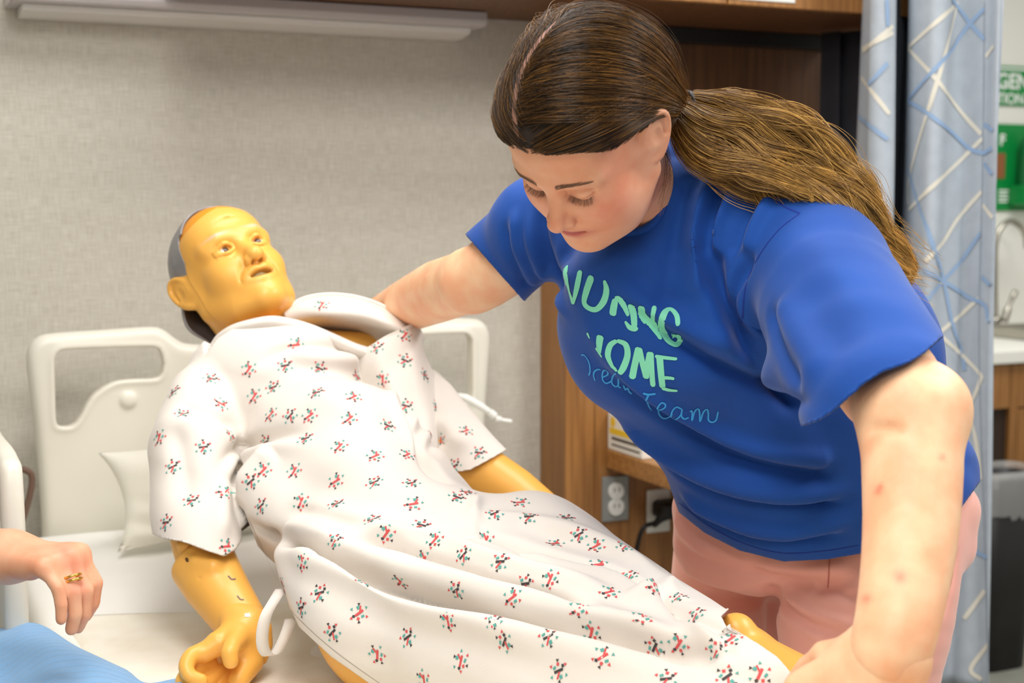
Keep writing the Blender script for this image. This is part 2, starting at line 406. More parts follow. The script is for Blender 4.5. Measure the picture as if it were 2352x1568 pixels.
# outlets
def outlet(px0, px1, py0, py1, label, dark=False):
    a, b_ = onY(px0, py1, 2.86), onY(px1, py0, 2.86)
    e = empty('wall_outlet', ((a[0] + b_[0]) / 2, 2.866, a[2]), label, 'outlet'); w = b_[0] - a[0]; h = b_[2] - a[2]
    box('cover_plate', (a[0], 2.859, a[2]), (b_[0], 2.866, b_[2]), M_white_pl if dark else M_grey, e, .003)
    for k in (0, 1):
        cz = a[2] + h * (.32 + .35 * k); cx = (a[0] + b_[0]) / 2
        V, F = tube_data([(cx, 2.861, cz), (cx, 2.854, cz)], w * .29, 20); s_ = pydata('socket', V, F, M_white_pl, e, False); bevel(s_, .001)
        for dx in (-.006, .006): box('slot', (cx + dx - .001, 2.8535, cz - .001), (cx + dx + .001, 2.856, cz + .008), M_dark, e, 0)
    return e
outlet(1383, 1445, 1090, 1200, 'grey outlet plate with two white sockets on the wood panel')
outlet(1486, 1540, 1120, 1225, 'white outlet plate with the black plug, under the counter', True)
pc = onY(1525, 1165, 2.85)
pg = empty('power_cord', tuple(pc), 'black plug and power cord hanging from the outlet below the counter', 'cord')
f = Field(); f.box(pc + (0, -.02, 0), (.03, .03, .02), rr=.01).cap(pc + (-.02, -.03, -.01), pc + (-.045, -.035, -.03), .012, .007, k=.01)
V, F = f.mesh(pc - .08, pc + .08, .003); npmesh('plug', V, F, M_dark, pg)
tube('cable', smoothline([pc + (-.04, -.035, -.026), onY(1480, 1210, 2.81), onY(1466, 1245, 2.82), onY(1462, 1300, 2.83), onY(1500, 1420, 2.83), onY(1560, 1500, 2.84)], 30), .0055, M_dark, pg)
# patient light over the bed
fx = empty('overbed_light', (.75, 2.9, 1.84), 'long pale grey patient light fixed to the wall above the bed', 'lamp')
pr = [(2.999, 1.905), (2.90, 1.905), (2.875, 1.893), (2.872, 1.862), (2.878, 1.852), (2.905, 1.850), (2.912, 1.838), (2.955, 1.830), (2.999, 1.830)]
a = onY(30, 30, 2.875)[0]; b_ = onY(1115, 60, 2.875)[0]
def prism(name, prof, x0, x1, m, parent, bev=.002):
    n = len(prof); V = [(x, y, z) for x in (x0, x1) for y, z in prof]
    F = [tuple(range(n)), tuple(range(2 * n - 1, n - 1, -1))] + [(i, i + n, (i + 1) % n + n, (i + 1) % n) for i in range(n)]
    o = pydata(name, V, F, m, parent, False); 
    bm = bmesh.new(); bm.from_mesh(o.data); bmesh.ops.recalc_face_normals(bm, faces=bm.faces); bm.to_mesh(o.data); bm.free()
    if bev: bevel(o, bev)
    return o
fz = onY(1100, 92, 2.95)[2] - 1.830
pr = [(y, min(z + fz, zb - .002)) for y, z in pr]
prism('housing', pr[:6] + [(2.999, pr[5][1])], a, b_, M_lamp, fx)
prism('diffuser', [(2.905, pr[5][1] - .0005), (2.912, pr[6][1]), (2.955, pr[7][1]), (2.998, pr[7][1]), (2.998, pr[5][1] - .0005)], a + .02, b_ - .02, mat('milky_diffuser', srgb(222, 218, 214), .3), fx)
for x0, x1 in ((a - .004, a), (b_, b_ + .004)): prism('end_cap', [(y, z) for y, z in pr[:6]] + [(2.999, pr[5][1])], x0, x1, M_lamp, fx, .001)
# ------------------------------------------------------------------ alcove: sink unit, faucet, signs, bin
sk = empty('sink_cabinet', (3.8, 4.0, 0), 'brown wood sink cabinet with white countertop at the right edge', 'cabinet')
yF = 3.75; zc = onY(2310, 834, yF)[2]
xa = onY(2262, 900, yF)[0]
box('countertop', (xa - .4, yF - .02, zc), (5.2, 4.349, zc + .045), M_white, sk, .004)
box('carcass', (xa - .38, yF + .02, .1), (5.18, 4.345, zc - .001), M_wood_dk, sk, .002)
box('toe_kick', (xa - .36, yF + .06, 0), (5.1, 4.3, .099), mat('toe_kick_brown', srgb(92, 80, 66), .6), sk, 0)
xd = onY(2322, 900, yF)[0]; zd = onY(2322, 937, yF)[2]
box('drawer_front', (xa - .37, yF, zd), (xd - .004, yF + .019, zc - .004), M_wood, sk, .002)
box('side_post', (xd, yF, .1), (xd + .035, yF + .019, zc - .004), M_wood, sk, .002)
box('door', (xd + .039, yF, .1), (xd + .5, yF + .019, zd - .006), M_wood, sk, .002)
box('drawer_front', (xd + .039, yF, zd), (xd + .5, yF + .019, zc - .004), M_wood, sk, .002)
box('bay_shade', (xa - .36, yF + .0185, .11), (xd - .002, yF + .022, zd - .004), mat('bay_shade_brown', srgb(50, 34, 22), .7), sk, 0)  # flat dark sheet, coloured as the shaded inside of an open bay
# basin
bz = zc + .045
bs = empty('sink_basin', (3.9, 4.0, bz), 'stainless steel sink basin set in the white countertop', 'sink')
x0 = onZ(2285, 775, bz)[0]
f = Field(); f.box((x0 + .3, 4.03, bz + .02), (.30, .2, .022), rr=.015); f.box((x0 + .3, 4.03, bz + .04), (.27, .17, .03), rr=.02, op='s')
V, F = f.mesh((x0 - .03, 3.8, bz), (x0 + .63, 4.26, bz + .06), .006); npmesh('basin', V, F, M_steel, bs)
fa = empty('faucet', (x0 + .05, 4.2, bz), 'chrome gooseneck faucet above the steel sink', 'faucet')
Yf = 4.18
tube('spout', smoothline([onY(2286, 735, Yf), onY(2285, 640, Yf), onY(2286, 565, Yf), onY(2296, 528, Yf), onY(2318, 508, Yf), onY(2343, 520, Yf), onY(2355, 545, Yf), onY(2358, 570, Yf)], 40), .011, M_steel, fa)
tube('lever', smoothline([onY(2305, 738, Yf), onY(2315, 708, Yf), onY(2322, 690, Yf), onY(2333, 668, Yf)], 14), [.016] * 5 + [.009] * 5 + [.012] * 4, M_steel, fa)
tube('base_ring', [onY(2286, 742, Yf), onY(2286, 728, Yf)], .022, M_steel, fa)
# signs
M_green = mat('sign_green', srgb(0, 138, 62), .4); M_sgwhite = mat('sign_white', srgb(240, 245, 240), .4)
def text(s_, x, y, z, size, m, parent, name='lettering', ext=.0006, align='LEFT', rot=(math.pi / 2, 0, 0), bold=.0):
    c = bpy.data.curves.new(name, 'FONT'); c.body = s_; c.size = size; c.extrude = ext; c.offset = bold; c.align_x = align; c.materials.append(m)
    o = bpy.data.objects.new(name, c); COL.objects.link(o); dg = bpy.context.evaluated_depsgraph_get(); me = bpy.data.meshes.new_from_object(o.evaluated_get(dg)); bpy.data.objects.remove(o)
    o = bpy.data.objects.new(name, me); COL.objects.link(o); o.location = (x, y, z); o.rotation_euler = rot
    if parent is not None: o.parent = parent; o.matrix_parent_inverse = Matrix.Translation(-Vector(parent.location))
    return o
Ys = 4.345
g = onY(2290, 150, Ys); g2 = onY(2290, 242, Ys)
s1 = empty('emergency_sign', (g[0] + .1, Ys, g2[2]), 'green emergency eye wash station sign with white letters, upper right', 'sign')
box('board', (g[0] - .30, Ys - .004, g2[2]), (g[0] + .45, Ys + .003, g[2]), M_green, s1, .001)
box('white_rule', (g[0] - .30, Ys - .0055, g[2] - .016), (g[0] + .45, Ys - .0042, g[2] - .008), M_sgwhite, s1, 0)
text('EMERGENCY', onY(2290, 205, Ys)[0] - .205, Ys - .005, onY(2290, 202, Ys)[2], .083, M_sgwhite, s1, bold=.002)
text('EYE WASH STATION', onY(2290, 236, Ys)[0] - .40, Ys - .005, onY(2290, 237, Ys)[2], .058, M_sgwhite, s1, bold=.001)
h1, h2 = onY(2290, 284, Ys), onY(2290, 484, Ys)
s2 = empty('eyewash_station', (g[0] + .1, Ys, h2[2]), 'green wall-mounted eyewash bottle board below the emergency sign', 'eyewash station')
box('board', (g[0] - .12, Ys - .006, h2[2]), (g[0] + .32, Ys + .003, h1[2]), M_green, s2, .002)
a, b_ = onY(2292, 352, Ys), onY(2322, 410, Ys)
box('picture', (a[0] - .12, Ys - .009, b_[2]), (a[0] + .03, Ys - .0062, a[2]), mat('tan_print', srgb(150, 96, 60), .5), s2, 0)
bx = onY(2330, 400, Ys)
f = Field(); f.cap((bx[0] + .02, Ys - .06, h2[2] + .07), (bx[0] + .02, Ys - .06, h1[2] - .09), .045, .038).cap((bx[0] + .02, Ys - .06, h1[2] - .09), (bx[0] + .02, Ys - .06, h1[2] - .045), .02, k=.02)
V, F = f.mesh((bx[0] - .05, Ys - .12, h2[2]), (bx[0] + .09, Ys, h1[2]), .005); npmesh('bottle', V, F, mat('green_bottle', srgb(20, 110, 60), .15), s2)
box('bottle_holder', (bx[0] - .04, Ys - .11, h2[2] + .02), (bx[0] + .08, Ys - .0062, h2[2] + .10), M_green, s2, .01)
text('F', onY(2293, 330, Ys)[0], Ys - .007, onY(2293, 333, Ys)[2], .06, M_sgwhite, s2, bold=.002)
for k in range(4): box('printed_line', (h2[0], Ys - .0075, h2[2] + .075 - k * .014), (h2[0] + .055 - .01 * (k % 2), Ys - .0062, h2[2] + .083 - k * .014), M_sgwhite, s2, 0)
# waste bin
bn = P(2292, 1180, 4.45)
tb = empty('waste_bin', (bn[0], bn[1], 0), 'dark waste bin with a clear plastic liner in front of the sink cabinet', 'bin')
zt = P(2292, 1085, 4.45)[2]
def frustum(x, y, z0, z1, w0, w1, t=.0, n=8):
    V = []; 
    for z, w in ((z0, w0), (z1, w1)):
        for k in range(24):
            a_ = 2 * math.pi * k / 24; e = 5; c, s_ = math.cos(a_), math.sin(a_); r = w / (abs(c) ** e + abs(s_) ** e) ** (1 / e); V.append((x + r * c, y + .7 * r * s_, z))
    F = [(k, (k + 1) % 24, 24 + (k + 1) % 24, 24 + k) for k in range(24)]
    return V, F
V, F = frustum(bn[0], bn[1], 0.0, zt, .085, .115); o = pydata('body', V, F + [tuple(range(24))[::-1]], M_dark, tb); sd = o.modifiers.new('s', 'SOLIDIFY'); sd.thickness = .004
def liner():
    V, F = [], []; n = 60
    for j, (w, z) in enumerate([(.112, zt - .03), (.114, zt + .012), (.123, zt + .02), (.13, zt - .01), (.135, zt - .06), (.132, zt - .12)]):
        for k in range(n):
            a_ = 2 * math.pi * k / n; e = 5; c, s_ = math.cos(a_), math.sin(a_); r = w / (abs(c) ** e + abs(s_) ** e) ** (1 / e) + (RNG.normal() * .003 if j > 2 else .0)
            V.append((bn[0] + r * c, bn[1] + .7 * r * s_, z + (RNG.normal() * .006 if j == 5 else 0)))
        if j: F += [((j - 1) * n + k, (j - 1) * n + (k + 1) % n, j * n + (k + 1) % n, j * n + k) for k in range(n)]
    return V, F
V, F = liner(); ml, nt, b = new_mat('clear_liner'); b.inputs['Base Color'].default_value = (.75, .75, .73, 1); b.inputs['Alpha'].default_value = .3; b.inputs['Roughness'].default_value = .25
pydata('liner', V, F, ml, tb)
# ------------------------------------------------------------------ privacy curtain
M_curt = mat('pale_blue_curtain', srgb(172, 181, 190), .78, srgb(165, 174, 183), 30, None, .12, 700, .0008)
M_cream = mat('cream_stripe', srgb(214, 210, 196), .75); M_blue = mat('blue_stripe', srgb(140, 166, 198), .75)
path = [P(1958, 784, 3.22), P(1968, 784, 3.10), P(1995, 784, 3.03), P(2025, 784, 3.02), P(2043, 784, 3.07), P(2052, 784, 3.25), P(2056, 784, 3.42), P(2061, 784, 3.45), P(2064, 784, 3.25), P(2069, 784, 3.08),
        P(2120, 784, 3.0), P(2160, 784, 3.02), P(2200, 784, 3.05), P(2240, 784, 3.02), P(2275, 784, 2.99), P(2280, 784, 2.985)]
path = smoothline(np.array(path)[:, :2], 150)
zs = np.linspace(.405, 2.62, 90); cu = []
nrm = np.gradient(path, axis=0); nrm = np.stack([nrm[:, 1], -nrm[:, 0]], 1); nrm /= np.linalg.norm(nrm, axis=1)[:, None]
for z in zs:
    w = .012 * np.sin(np.arange(150) * .16 + z * 2.2) + .006 * np.sin(np.arange(150) * .37 - z * 3.1)
    flare = max(0, 1.2 - z) * .035 * (np.arange(150) / 150 - .5)
    dirv = (path[-1] - path[0]) / np.linalg.norm(path[-1] - path[0])
    xy = path + nrm * w[:, None] * .7 + dirv[None] * flare[:, None]
    cu.append(np.c_[xy, np.full(150, z)])
V = np.vstack(cu); F = np.array([(j * 150 + i, j * 150 + i + 1, (j + 1) * 150 + i + 1, (j + 1) * 150 + i) for j in range(len(zs) - 1) for i in range(149)])
cur = empty('privacy_curtain', (float(path[100][0]), float(path[100][1]), 0), 'pale blue privacy curtain with crossing cream and blue lines, behind the woman', 'curtain')
o = npmesh('fabric', V, F, M_curt, cur); sd = o.modifiers.new('s', 'SOLIDIFY'); sd.thickness = .0012; sd.offset = 0
ctree = bvh(V, F)
def ribbon(tree, pts, w, m, parent, name, off=.0012, n=26):
    q = smoothline(pts, n); out = []
    for x, y in q:
        a, nn = cast(tree, x, y)
        if a is None:
            continue
        if nn @ (CAM - a) < 0: nn = -nn
        if out and np.linalg.norm(a - out[-1][0]) > .2: break
        out.append((a, nn))
    if len(out) < 3: return
    A = np.array([o_[0] for o_ in out]); Nn = np.array([o_[1] for o_ in out]); T = np.gradient(A, axis=0); Sd = np.cross(Nn, T); Sd /= np.linalg.norm(Sd, axis=1)[:, None] + 1e-9
    V = []; 
    for k in (-1, 0, 1):
        for a, nn, s_ in zip(A, Nn, Sd):
            h, n2, _, _ = tree.find_nearest(Vector(a + s_ * w * k)); n2 = np.array(n2); n2 = n2 if n2 @ nn > 0 else -n2
            V.append(np.array(h) + n2 * off)
    L_ = len(A); F = [(k * L_ + i, k * L_ + i + 1, (k + 1) * L_ + i + 1, (k + 1) * L_ + i) for k in range(2) for i in range(L_ - 1)]
    return pydata(name, V, F, m, parent)
cream = [[(2082, 108), (2190, 15)], [(2082, 112), (2145, 175), (2200, 250), (2255, 308)], [(2198, 5), (2160, 160), (2110, 330), (2075, 420), (2068, 470)], [(2258, 318), (2160, 410), (2072, 482)], [(2256, 440), (2200, 500), (2165, 555), (2126, 600)],
         [(2250, 685), (2155, 765)], [(2090, 705), (2150, 762), (2245, 850), (2250, 880), (2215, 960), (2208, 985)], [(1984, 118), (2058, 60)], [(1982, 112), (2056, 75)], [(1980, 178), (2042, 262)], [(2216, 930), (2240, 1000), (2252, 1100)], [(2262, 1355), (2215, 1420)], [(2270, 1480), (2230, 1535), (2255, 1560)], [(2259, 470), (2281, 500)], [(2266, 130), (2284, 105)]]
blue = [[(2185, 0), (2225, 50), (2262, 90)], [(2262, 20), (2210, 75), (2180, 120), (2120, 190), (2078, 228)], [(2078, 232), (2125, 255), (2180, 300), (2225, 340), (2262, 352)], [(2082, 388), (2105, 450), (2135, 540), (2165, 640), (2185, 740), (2205, 800), (2216, 850)], [(2254, 535), (2205, 600), (2160, 650), (2115, 705)],
        [(2122, 620), (2165, 645), (2220, 680), (2262, 700), (2272, 740)], [(2036, 0), (2046, 60)], [(1996, 195), (2046, 145)], [(1974, 268), (2042, 320)], [(2262, 352), (2280, 340)], [(2256, 635), (2276, 655)], [(2262, 285), (2282, 300)], [(2262, 375), (2280, 400)], [(2268, 1280), (2235, 1260), (2225, 1230)]]
cream = [[(max(x, 2088) if x > 2065 else min(x, 2050), y) for x, y in l_] for l_ in cream]; blue = [[(max(x, 2088) if x > 2065 else min(x, 2038), y) for x, y in l_] for l_ in blue]
for l_ in cream: ribbon(ctree, l_, .0046, M_cream, cur, 'cream_line', .0020, 40)
for l_ in blue: ribbon(ctree, l_, .0045, M_blue, cur, 'blue_line', .0026, 40)
ribbon(ctree, [(2262, 4), (2258, 400), (2250, 800), (2262, 1250), (2272, 1560)], .0008, mat('seam_grey', srgb(140, 148, 160), .8), cur, 'hem_seam', .0022, 60)
# dark sheet coloured as the shadowed folds of the privacy curtain, beside the niche
M_fold_shade = mat('curtain_fold_shade', srgb(46, 48, 56), .8)
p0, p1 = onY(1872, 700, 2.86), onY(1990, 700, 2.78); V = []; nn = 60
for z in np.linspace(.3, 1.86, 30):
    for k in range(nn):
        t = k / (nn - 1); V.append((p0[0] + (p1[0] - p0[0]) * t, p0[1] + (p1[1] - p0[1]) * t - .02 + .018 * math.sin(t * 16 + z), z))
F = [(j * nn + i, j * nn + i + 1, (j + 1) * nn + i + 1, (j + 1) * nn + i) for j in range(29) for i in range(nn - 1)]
o = pydata('shaded_curtain_folds', V, F, M_fold_shade); tag(o, 'narrow dark sheet painted as shaded curtain folds, beside the dark wood niche', 'curtain'); sd = o.modifiers.new('s', 'SOLIDIFY'); sd.thickness = .002
# ================================================================== BED
def polysdf(p, poly):
    """signed distance to a closed 2D polygon"""
    d = np.full(len(p), 1e9, np.float32); s_ = np.ones(len(p), np.float32); n = len(poly)
    for i in range(n):
        a, b = poly[i], poly[i - 1]; e = b - a; w = p - a
        t = np.clip((w @ e) / (e @ e + 1e-12), 0, 1); q = w - t[:, None] * e; d = np.minimum(d, (q * q).sum(1))
        c1, c2, c3 = p[:, 1] >= a[1], p[:, 1] < b[1], e[0] * w[:, 1] > e[1] * w[:, 0]
        fl = (c1 & c2 & c3) | (~c1 & ~c2 & ~c3); s_ = np.where(fl, -s_, s_)
    return s_ * np.sqrt(d)
def plate(poly, y0, half, rr, holes=(), hr=.012):
    poly = np.array(poly, np.float32); holes = [np.array(h, np.float32) for h in holes]
    def f(p):
        q = p[:, [0, 2]]; d2 = polysdf(q, poly)
        for h in holes: d2 = np.maximum(d2, -polysdf(q, h))
        dx, dy = d2 + rr, np.abs(p[:, 1] - y0) - half + rr
        return np.minimum(np.maximum(dx, dy), 0) + np.sqrt(np.maximum(dx, 0) ** 2 + np.maximum(dy, 0) ** 2) - rr
    return f
YH = 2.82
def hp(px, py): v = onY(px, py, YH); return (v[0], v[2])
L0 = [hp(*q) for q in [(100, 1330), (92, 1150), (80, 1000), (68, 900), (60, 830), (66, 795), (88, 772), (130, 764), (250, 756), (345, 750), (375, 757), (398, 774), (420, 787), (455, 791), (500, 790)]]
XC = .757
left = [(x, z) for x, z in L0]; right = [(2 * XC - x, z) for x, z in L0][::-1]
outline = smoothline(left + right, 130)
hole = [hp(*q) for q in [(122, 822), (132, 806), (160, 800), (255, 796), (345, 795), (362, 804), (370, 830), (366, 855), (350, 866), (300, 868), (255, 875), (215, 900), (195, 925), (182, 950), (165, 972), (140, 976), (127, 965), (124, 900)]]
hole = smoothline(hole + [hole[0]], 70)[:-1]
holeR = np.array([(2 * XC - x, z) for x, z in hole])[::-1]
f = Field(); f.fn(plate(outline, YH, .024, .02, [hole, holeR]), .005)
cx, cz = hp(290, 915); f.ell((cx, YH - .024, cz), (.017, .008, .017), k=.004)
# raised lip under each opening
for hh in (hole, holeR):
    low = [hh[i % len(hh)] for i in range(len(hh)) if True]
    pts = [(x, YH - .02, z) for x, z in low]; f.chain(pts + pts[:1], .009, k=.012)
    
for hh in (hole, holeR):
    hh_ = np.array(hh, np.float32); f.fn((lambda H: (lambda p: np.maximum(polysdf(p[:, [0, 2]], H), np.abs(p[:, 1] - YH) - .06)))(hh_), .006, 's')
bed = empty('hospital_bed', (XC, 1.9, 0), 'white plastic hospital bed with a moulded headboard against the wall', 'bed')
V, F = f.mesh((.22, YH - .05, .68), (1.30, YH + .05, 1.25), .0042); V = relax(V, F, 2)
npmesh('headboard', V, F, M_bedpl, bed)
# frame and wheels
box('bed_frame', (.32, .75, .47), (1.15, 2.79, .595), mat('bed_frame_grey', srgb(150, 148, 140), .5), bed, .01)
for x, y in ((.38, .95), (1.13, .95), (.38, 2.6), (1.13, 2.6)):
    w = tube('caster', [(x, y, .47), (x, y, .07)], .025, M_grey, bed)
    V, F = tube_data([(x - .02, y, .065), (x + .02, y, .065)], .065, 20); pydata('wheel', V, F, M_dark, bed)
# side rails: moulded plates with openings
def rail(x, y0, y1, z0, z1, name='side_rail'):
    out = smoothline([(y1, z0), (y1 + .02, (z0 + z1) / 2), (y1 - .03, z1 - .03), (y1 - .09, z1), ((y0 + y1) / 2, z1 - .01), (y0 + .08, z1 - .005), (y0 + .01, z1 - .05), (y0, z0 + .1), (y0 + .03, z0)], 60)
    h1 = [(y1 - .10, z1 - .055), (y0 + .10, z1 - .06), (y0 + .07, z1 - .15), (y0 + .2, z1 - .17), (y1 - .2, z1 - .17), (y1 - .08, z1 - .2), (y1 - .045, z1 - .12)]
    h1 = smoothline(h1 + h1[:1], 40)[:-1]
    P0 = plate(out, 0, .016, .013, [h1])
    f = Field(); f.fn(lambda p: P0(np.stack([p[:, 1], p[:, 0] - x, p[:, 2]], 1)), .005)
    V, F = f.mesh((x - .03, y0 - .05, z0 - .02), (x + .03, y1 + .06, z1 + .03), .005); V = relax(V, F, 2)
    return npmesh(name, V, F, M_bedpl, bed)
rail(.178, 2.03, 2.70, .66, 1.105)
rail(1.300, 2.28, 2.72, .30, .60)
for y in (2.2, 2.5): box('rail_arm', (.20, y - .02, .50), (.32, y + .02, .70), M_grey, bed, .006)
# small lower lever between rail and headboard
tube('release_lever', smoothline([onY(52, 1195, 2.72), onY(70, 1130, 2.72), onY(72, 1090, 2.72), onY(50, 1075, 2.72)], 20), .006, mat('lever_dark', srgb(110, 84, 70), .5), bed)
# mattress, head section gently raised
MZ = .797
def mz(y):   # top height along the bed
    t = np.clip((y - 1.95) / .80, 0, 1); return MZ + .03 * t * t * (3 - 2 * t)
mt = empty('mattress', (XC, 1.9, .5), 'white sheeted hospital mattress under the manikin', 'mattress')
def mattress():
    nx, ny = 120, 260; xs = np.linspace(.225, 1.165, nx); ys = np.linspace(.72, 2.775, ny); X, Y = np.meshgrid(xs, ys)
    Z = mz(Y)
    rx = np.minimum(X - .225, 1.165 - X); ry = np.minimum(Y - .72, 2.775 - Y); r = .035
    for q in (rx, ry): Z = Z - r + np.sqrt(np.clip(r * r - np.clip(r - q, 0, r) ** 2, 0, None))
    w = .0035 * np.sin(9 * X + 14 * Y + 3 * np.sin(7 * Y)) * np.sin(5 * X - 6 * Y) + .0025 * np.sin(31 * X - 17 * Y + 4 * np.sin(9 * X)) * np.exp(-((Y - 2.1) / .35) ** 2)
    Z = Z + w
    # hollow under the body
    Z = Z - .018 * np.exp(-((X - .83) / .2) ** 2 - ((Y - 1.75) / .3) ** 2)
    V = np.stack([X.ravel(), Y.ravel(), Z.ravel()], 1); F = np.array([(j * nx + i, j * nx + i + 1, (j + 1) * nx + i + 1, (j + 1) * nx + i) for j in range(ny - 1) for i in range(nx - 1)])
    ring = [i for i in range(nx)] + [j * nx + nx - 1 for j in range(1, ny)] + [(ny - 1) * nx + i for i in range(nx - 2, -1, -1)] + [j * nx for j in range(ny - 2, 0, -1)]
    n0 = len(V); low = V[ring].copy(); low[:, 2] = .60; V = np.vstack([V, low]); k = len(ring)
    S_ = np.array([(ring[(i + 1) % k], ring[i], n0 + i, n0 + (i + 1) % k) for i in range(k)]); return V, np.vstack([F, S_])
V, F = mattress()
M_sheet = mat('white_bed_sheet', srgb(246, 244, 240), .8, srgb(242, 240, 234), 5, None, .3, 260, .0015, sheen=.2)
M_pad = mat('cream_quilted_underpad', srgb(248, 243, 230), .85, srgb(240, 232, 214), 14, None, .35, 320, .0015, sheen=.2)
npmesh('fitted_sheet', V, F, M_sheet, mt)
# draw pad across the middle of the bed
nx, ny = 90, 150; X, Y = np.meshgrid(np.linspace(.215, 1.15, nx), np.linspace(1.0, 2.22, ny)); 
Yw = Y + .02 * np.sin(X * 9) * (Y - 1.0) / 1.2
Z = mz(Yw) + .008 + .004 * np.sin(12 * X + 8 * Y + 2 * np.sin(11 * Y)) + .004 * np.sin(23 * Y - 6 * X) * np.exp(-((X - .55) / .2) ** 2) - .018 * np.exp(-((X - .83) / .2) ** 2 - ((Y - 1.75) / .3) ** 2)
rx = np.clip(.05 - (X - .225), 0, .1); Z = Z - rx * 1.2
V = np.stack([X.ravel(), Yw.ravel(), Z.ravel()], 1); F = np.array([(j * nx + i, j * nx + i + 1, (j + 1) * nx + i + 1, (j + 1) * nx + i) for j in range(ny - 1) for i in range(nx - 1)])
dp = npmesh('draw_pad', V, F, M_pad); tag(dp, 'cream quilted draw pad spread over the sheet under the manikin', 'pad'); sd = dp.modifiers.new('s', 'SOLIDIFY'); sd.thickness = .005; sd.offset = -1
# pillow
pc = P(500, 1190, 2.42)
ax = (P(560, 1230, 2.33) - P(240, 1290, 2.30)); ax[2] = 0; ax /= np.linalg.norm(ax)
pcn = P(238, 1288, 2.50); pcn[2] = mz(pcn[1]) + .02
nrm_ = np.array([-ax[1], ax[0], 0])
def pillow():
    n = 70; u = np.linspace(-1, 1, n); U, W_ = np.meshgrid(u, u); V = []
    up = np.array([0, 0, 1.0]); side = np.array([.08, .40, .80]); side /= np.linalg.norm(side)     # leans up toward the headboard
    lx = np.array([.93, .22, .0]); lx /= np.linalg.norm(lx); side = side - lx * (side @ lx); side /= np.linalg.norm(side); nn = np.cross(lx, side)
    c0 = pcn + lx * .31 + side * .088 + lx * .025
    for sg in (1, -1):
        e = 1 - np.abs(U) ** 2.6; g_ = 1 - np.abs(W_) ** 2.6
        th = .062 * (np.clip(e, 0, 1) ** .55) * (np.clip(g_, 0, 1) ** .55)
        pin = 1 - .10 * (1 - W_ ** 2) * np.abs(U) ** 4; pin2 = 1 - .10 * (1 - U ** 2) * np.abs(W_) ** 4
        w = .006 * np.sin(U * 9 + W_ * 5) * th / .075 + .008 * np.sin(14 * (U + W_)) * np.exp(-((U + 1) ** 2 + (W_ + 1) ** 2) * 2)
        pts = c0 + (U * pin)[..., None] * lx * .31 + (W_ * pin2)[..., None] * side * .092 + (sg * (th + w * (th > .004)))[..., None] * nn
        V.append(pts.reshape(-1, 3))
    F = [(j * n + i, j * n + i + 1, (j + 1) * n + i + 1, (j + 1) * n + i) for j in range(n - 1) for i in range(n - 1)]
    F2 = [tuple(n * n + k for k in q[::-1]) for q in F]; return np.vstack(V), np.array(F + F2)
V, F = pillow(); V[:, 2] = np.maximum(V[:, 2], mz(V[:, 1]) + .004)
pl = npmesh('pillow', V, F, mat('ivory_pillowcase', srgb(238, 235, 222), .85, srgb(232, 229, 214), 9, None, .25, 200, .0015, sheen=.2)); tag(pl, 'ivory pillow wedged behind the manikin on the mattress', 'pillow')
w = pl.modifiers.new('w', 'WELD'); w.merge_threshold = .001
# ================================================================== FIGURE SCULPTING
from mathutils import noise as MN
def unit(v): return v / (np.linalg.norm(v) + 1e-9)
def E(f, px, py, d, rx, ry, rz, roll=0, k=.02, op='u'):
    """ellipsoid at a point given by pixel and distance; rx, ry in pixels there, rz metres in depth"""
    c = P(px, py, d); a = math.radians(roll); X = RGT * math.cos(a) + UPV * math.sin(a); Y = -RGT * math.sin(a) + UPV * math.cos(a)
    s_ = d / FPX; return f.ell(c, (rx * s_, ry * s_, rz), np.stack([X, Y, FWD], 1), k, op)
def C(f, pts, k=.02, op='u', n=None):
    """chain of (px, py, distance, radius m)"""
    return f.chain([P(*q[:3]) for q in pts], [q[3] for q in pts], k, op, n)
def face_frame(fwd, up):
    fwd = np.array(fwd, float); fwd /= np.linalg.norm(fwd); x = np.cross(fwd, up); x /= np.linalg.norm(x); return np.stack([x, fwd, np.cross(x, fwd)], 1)
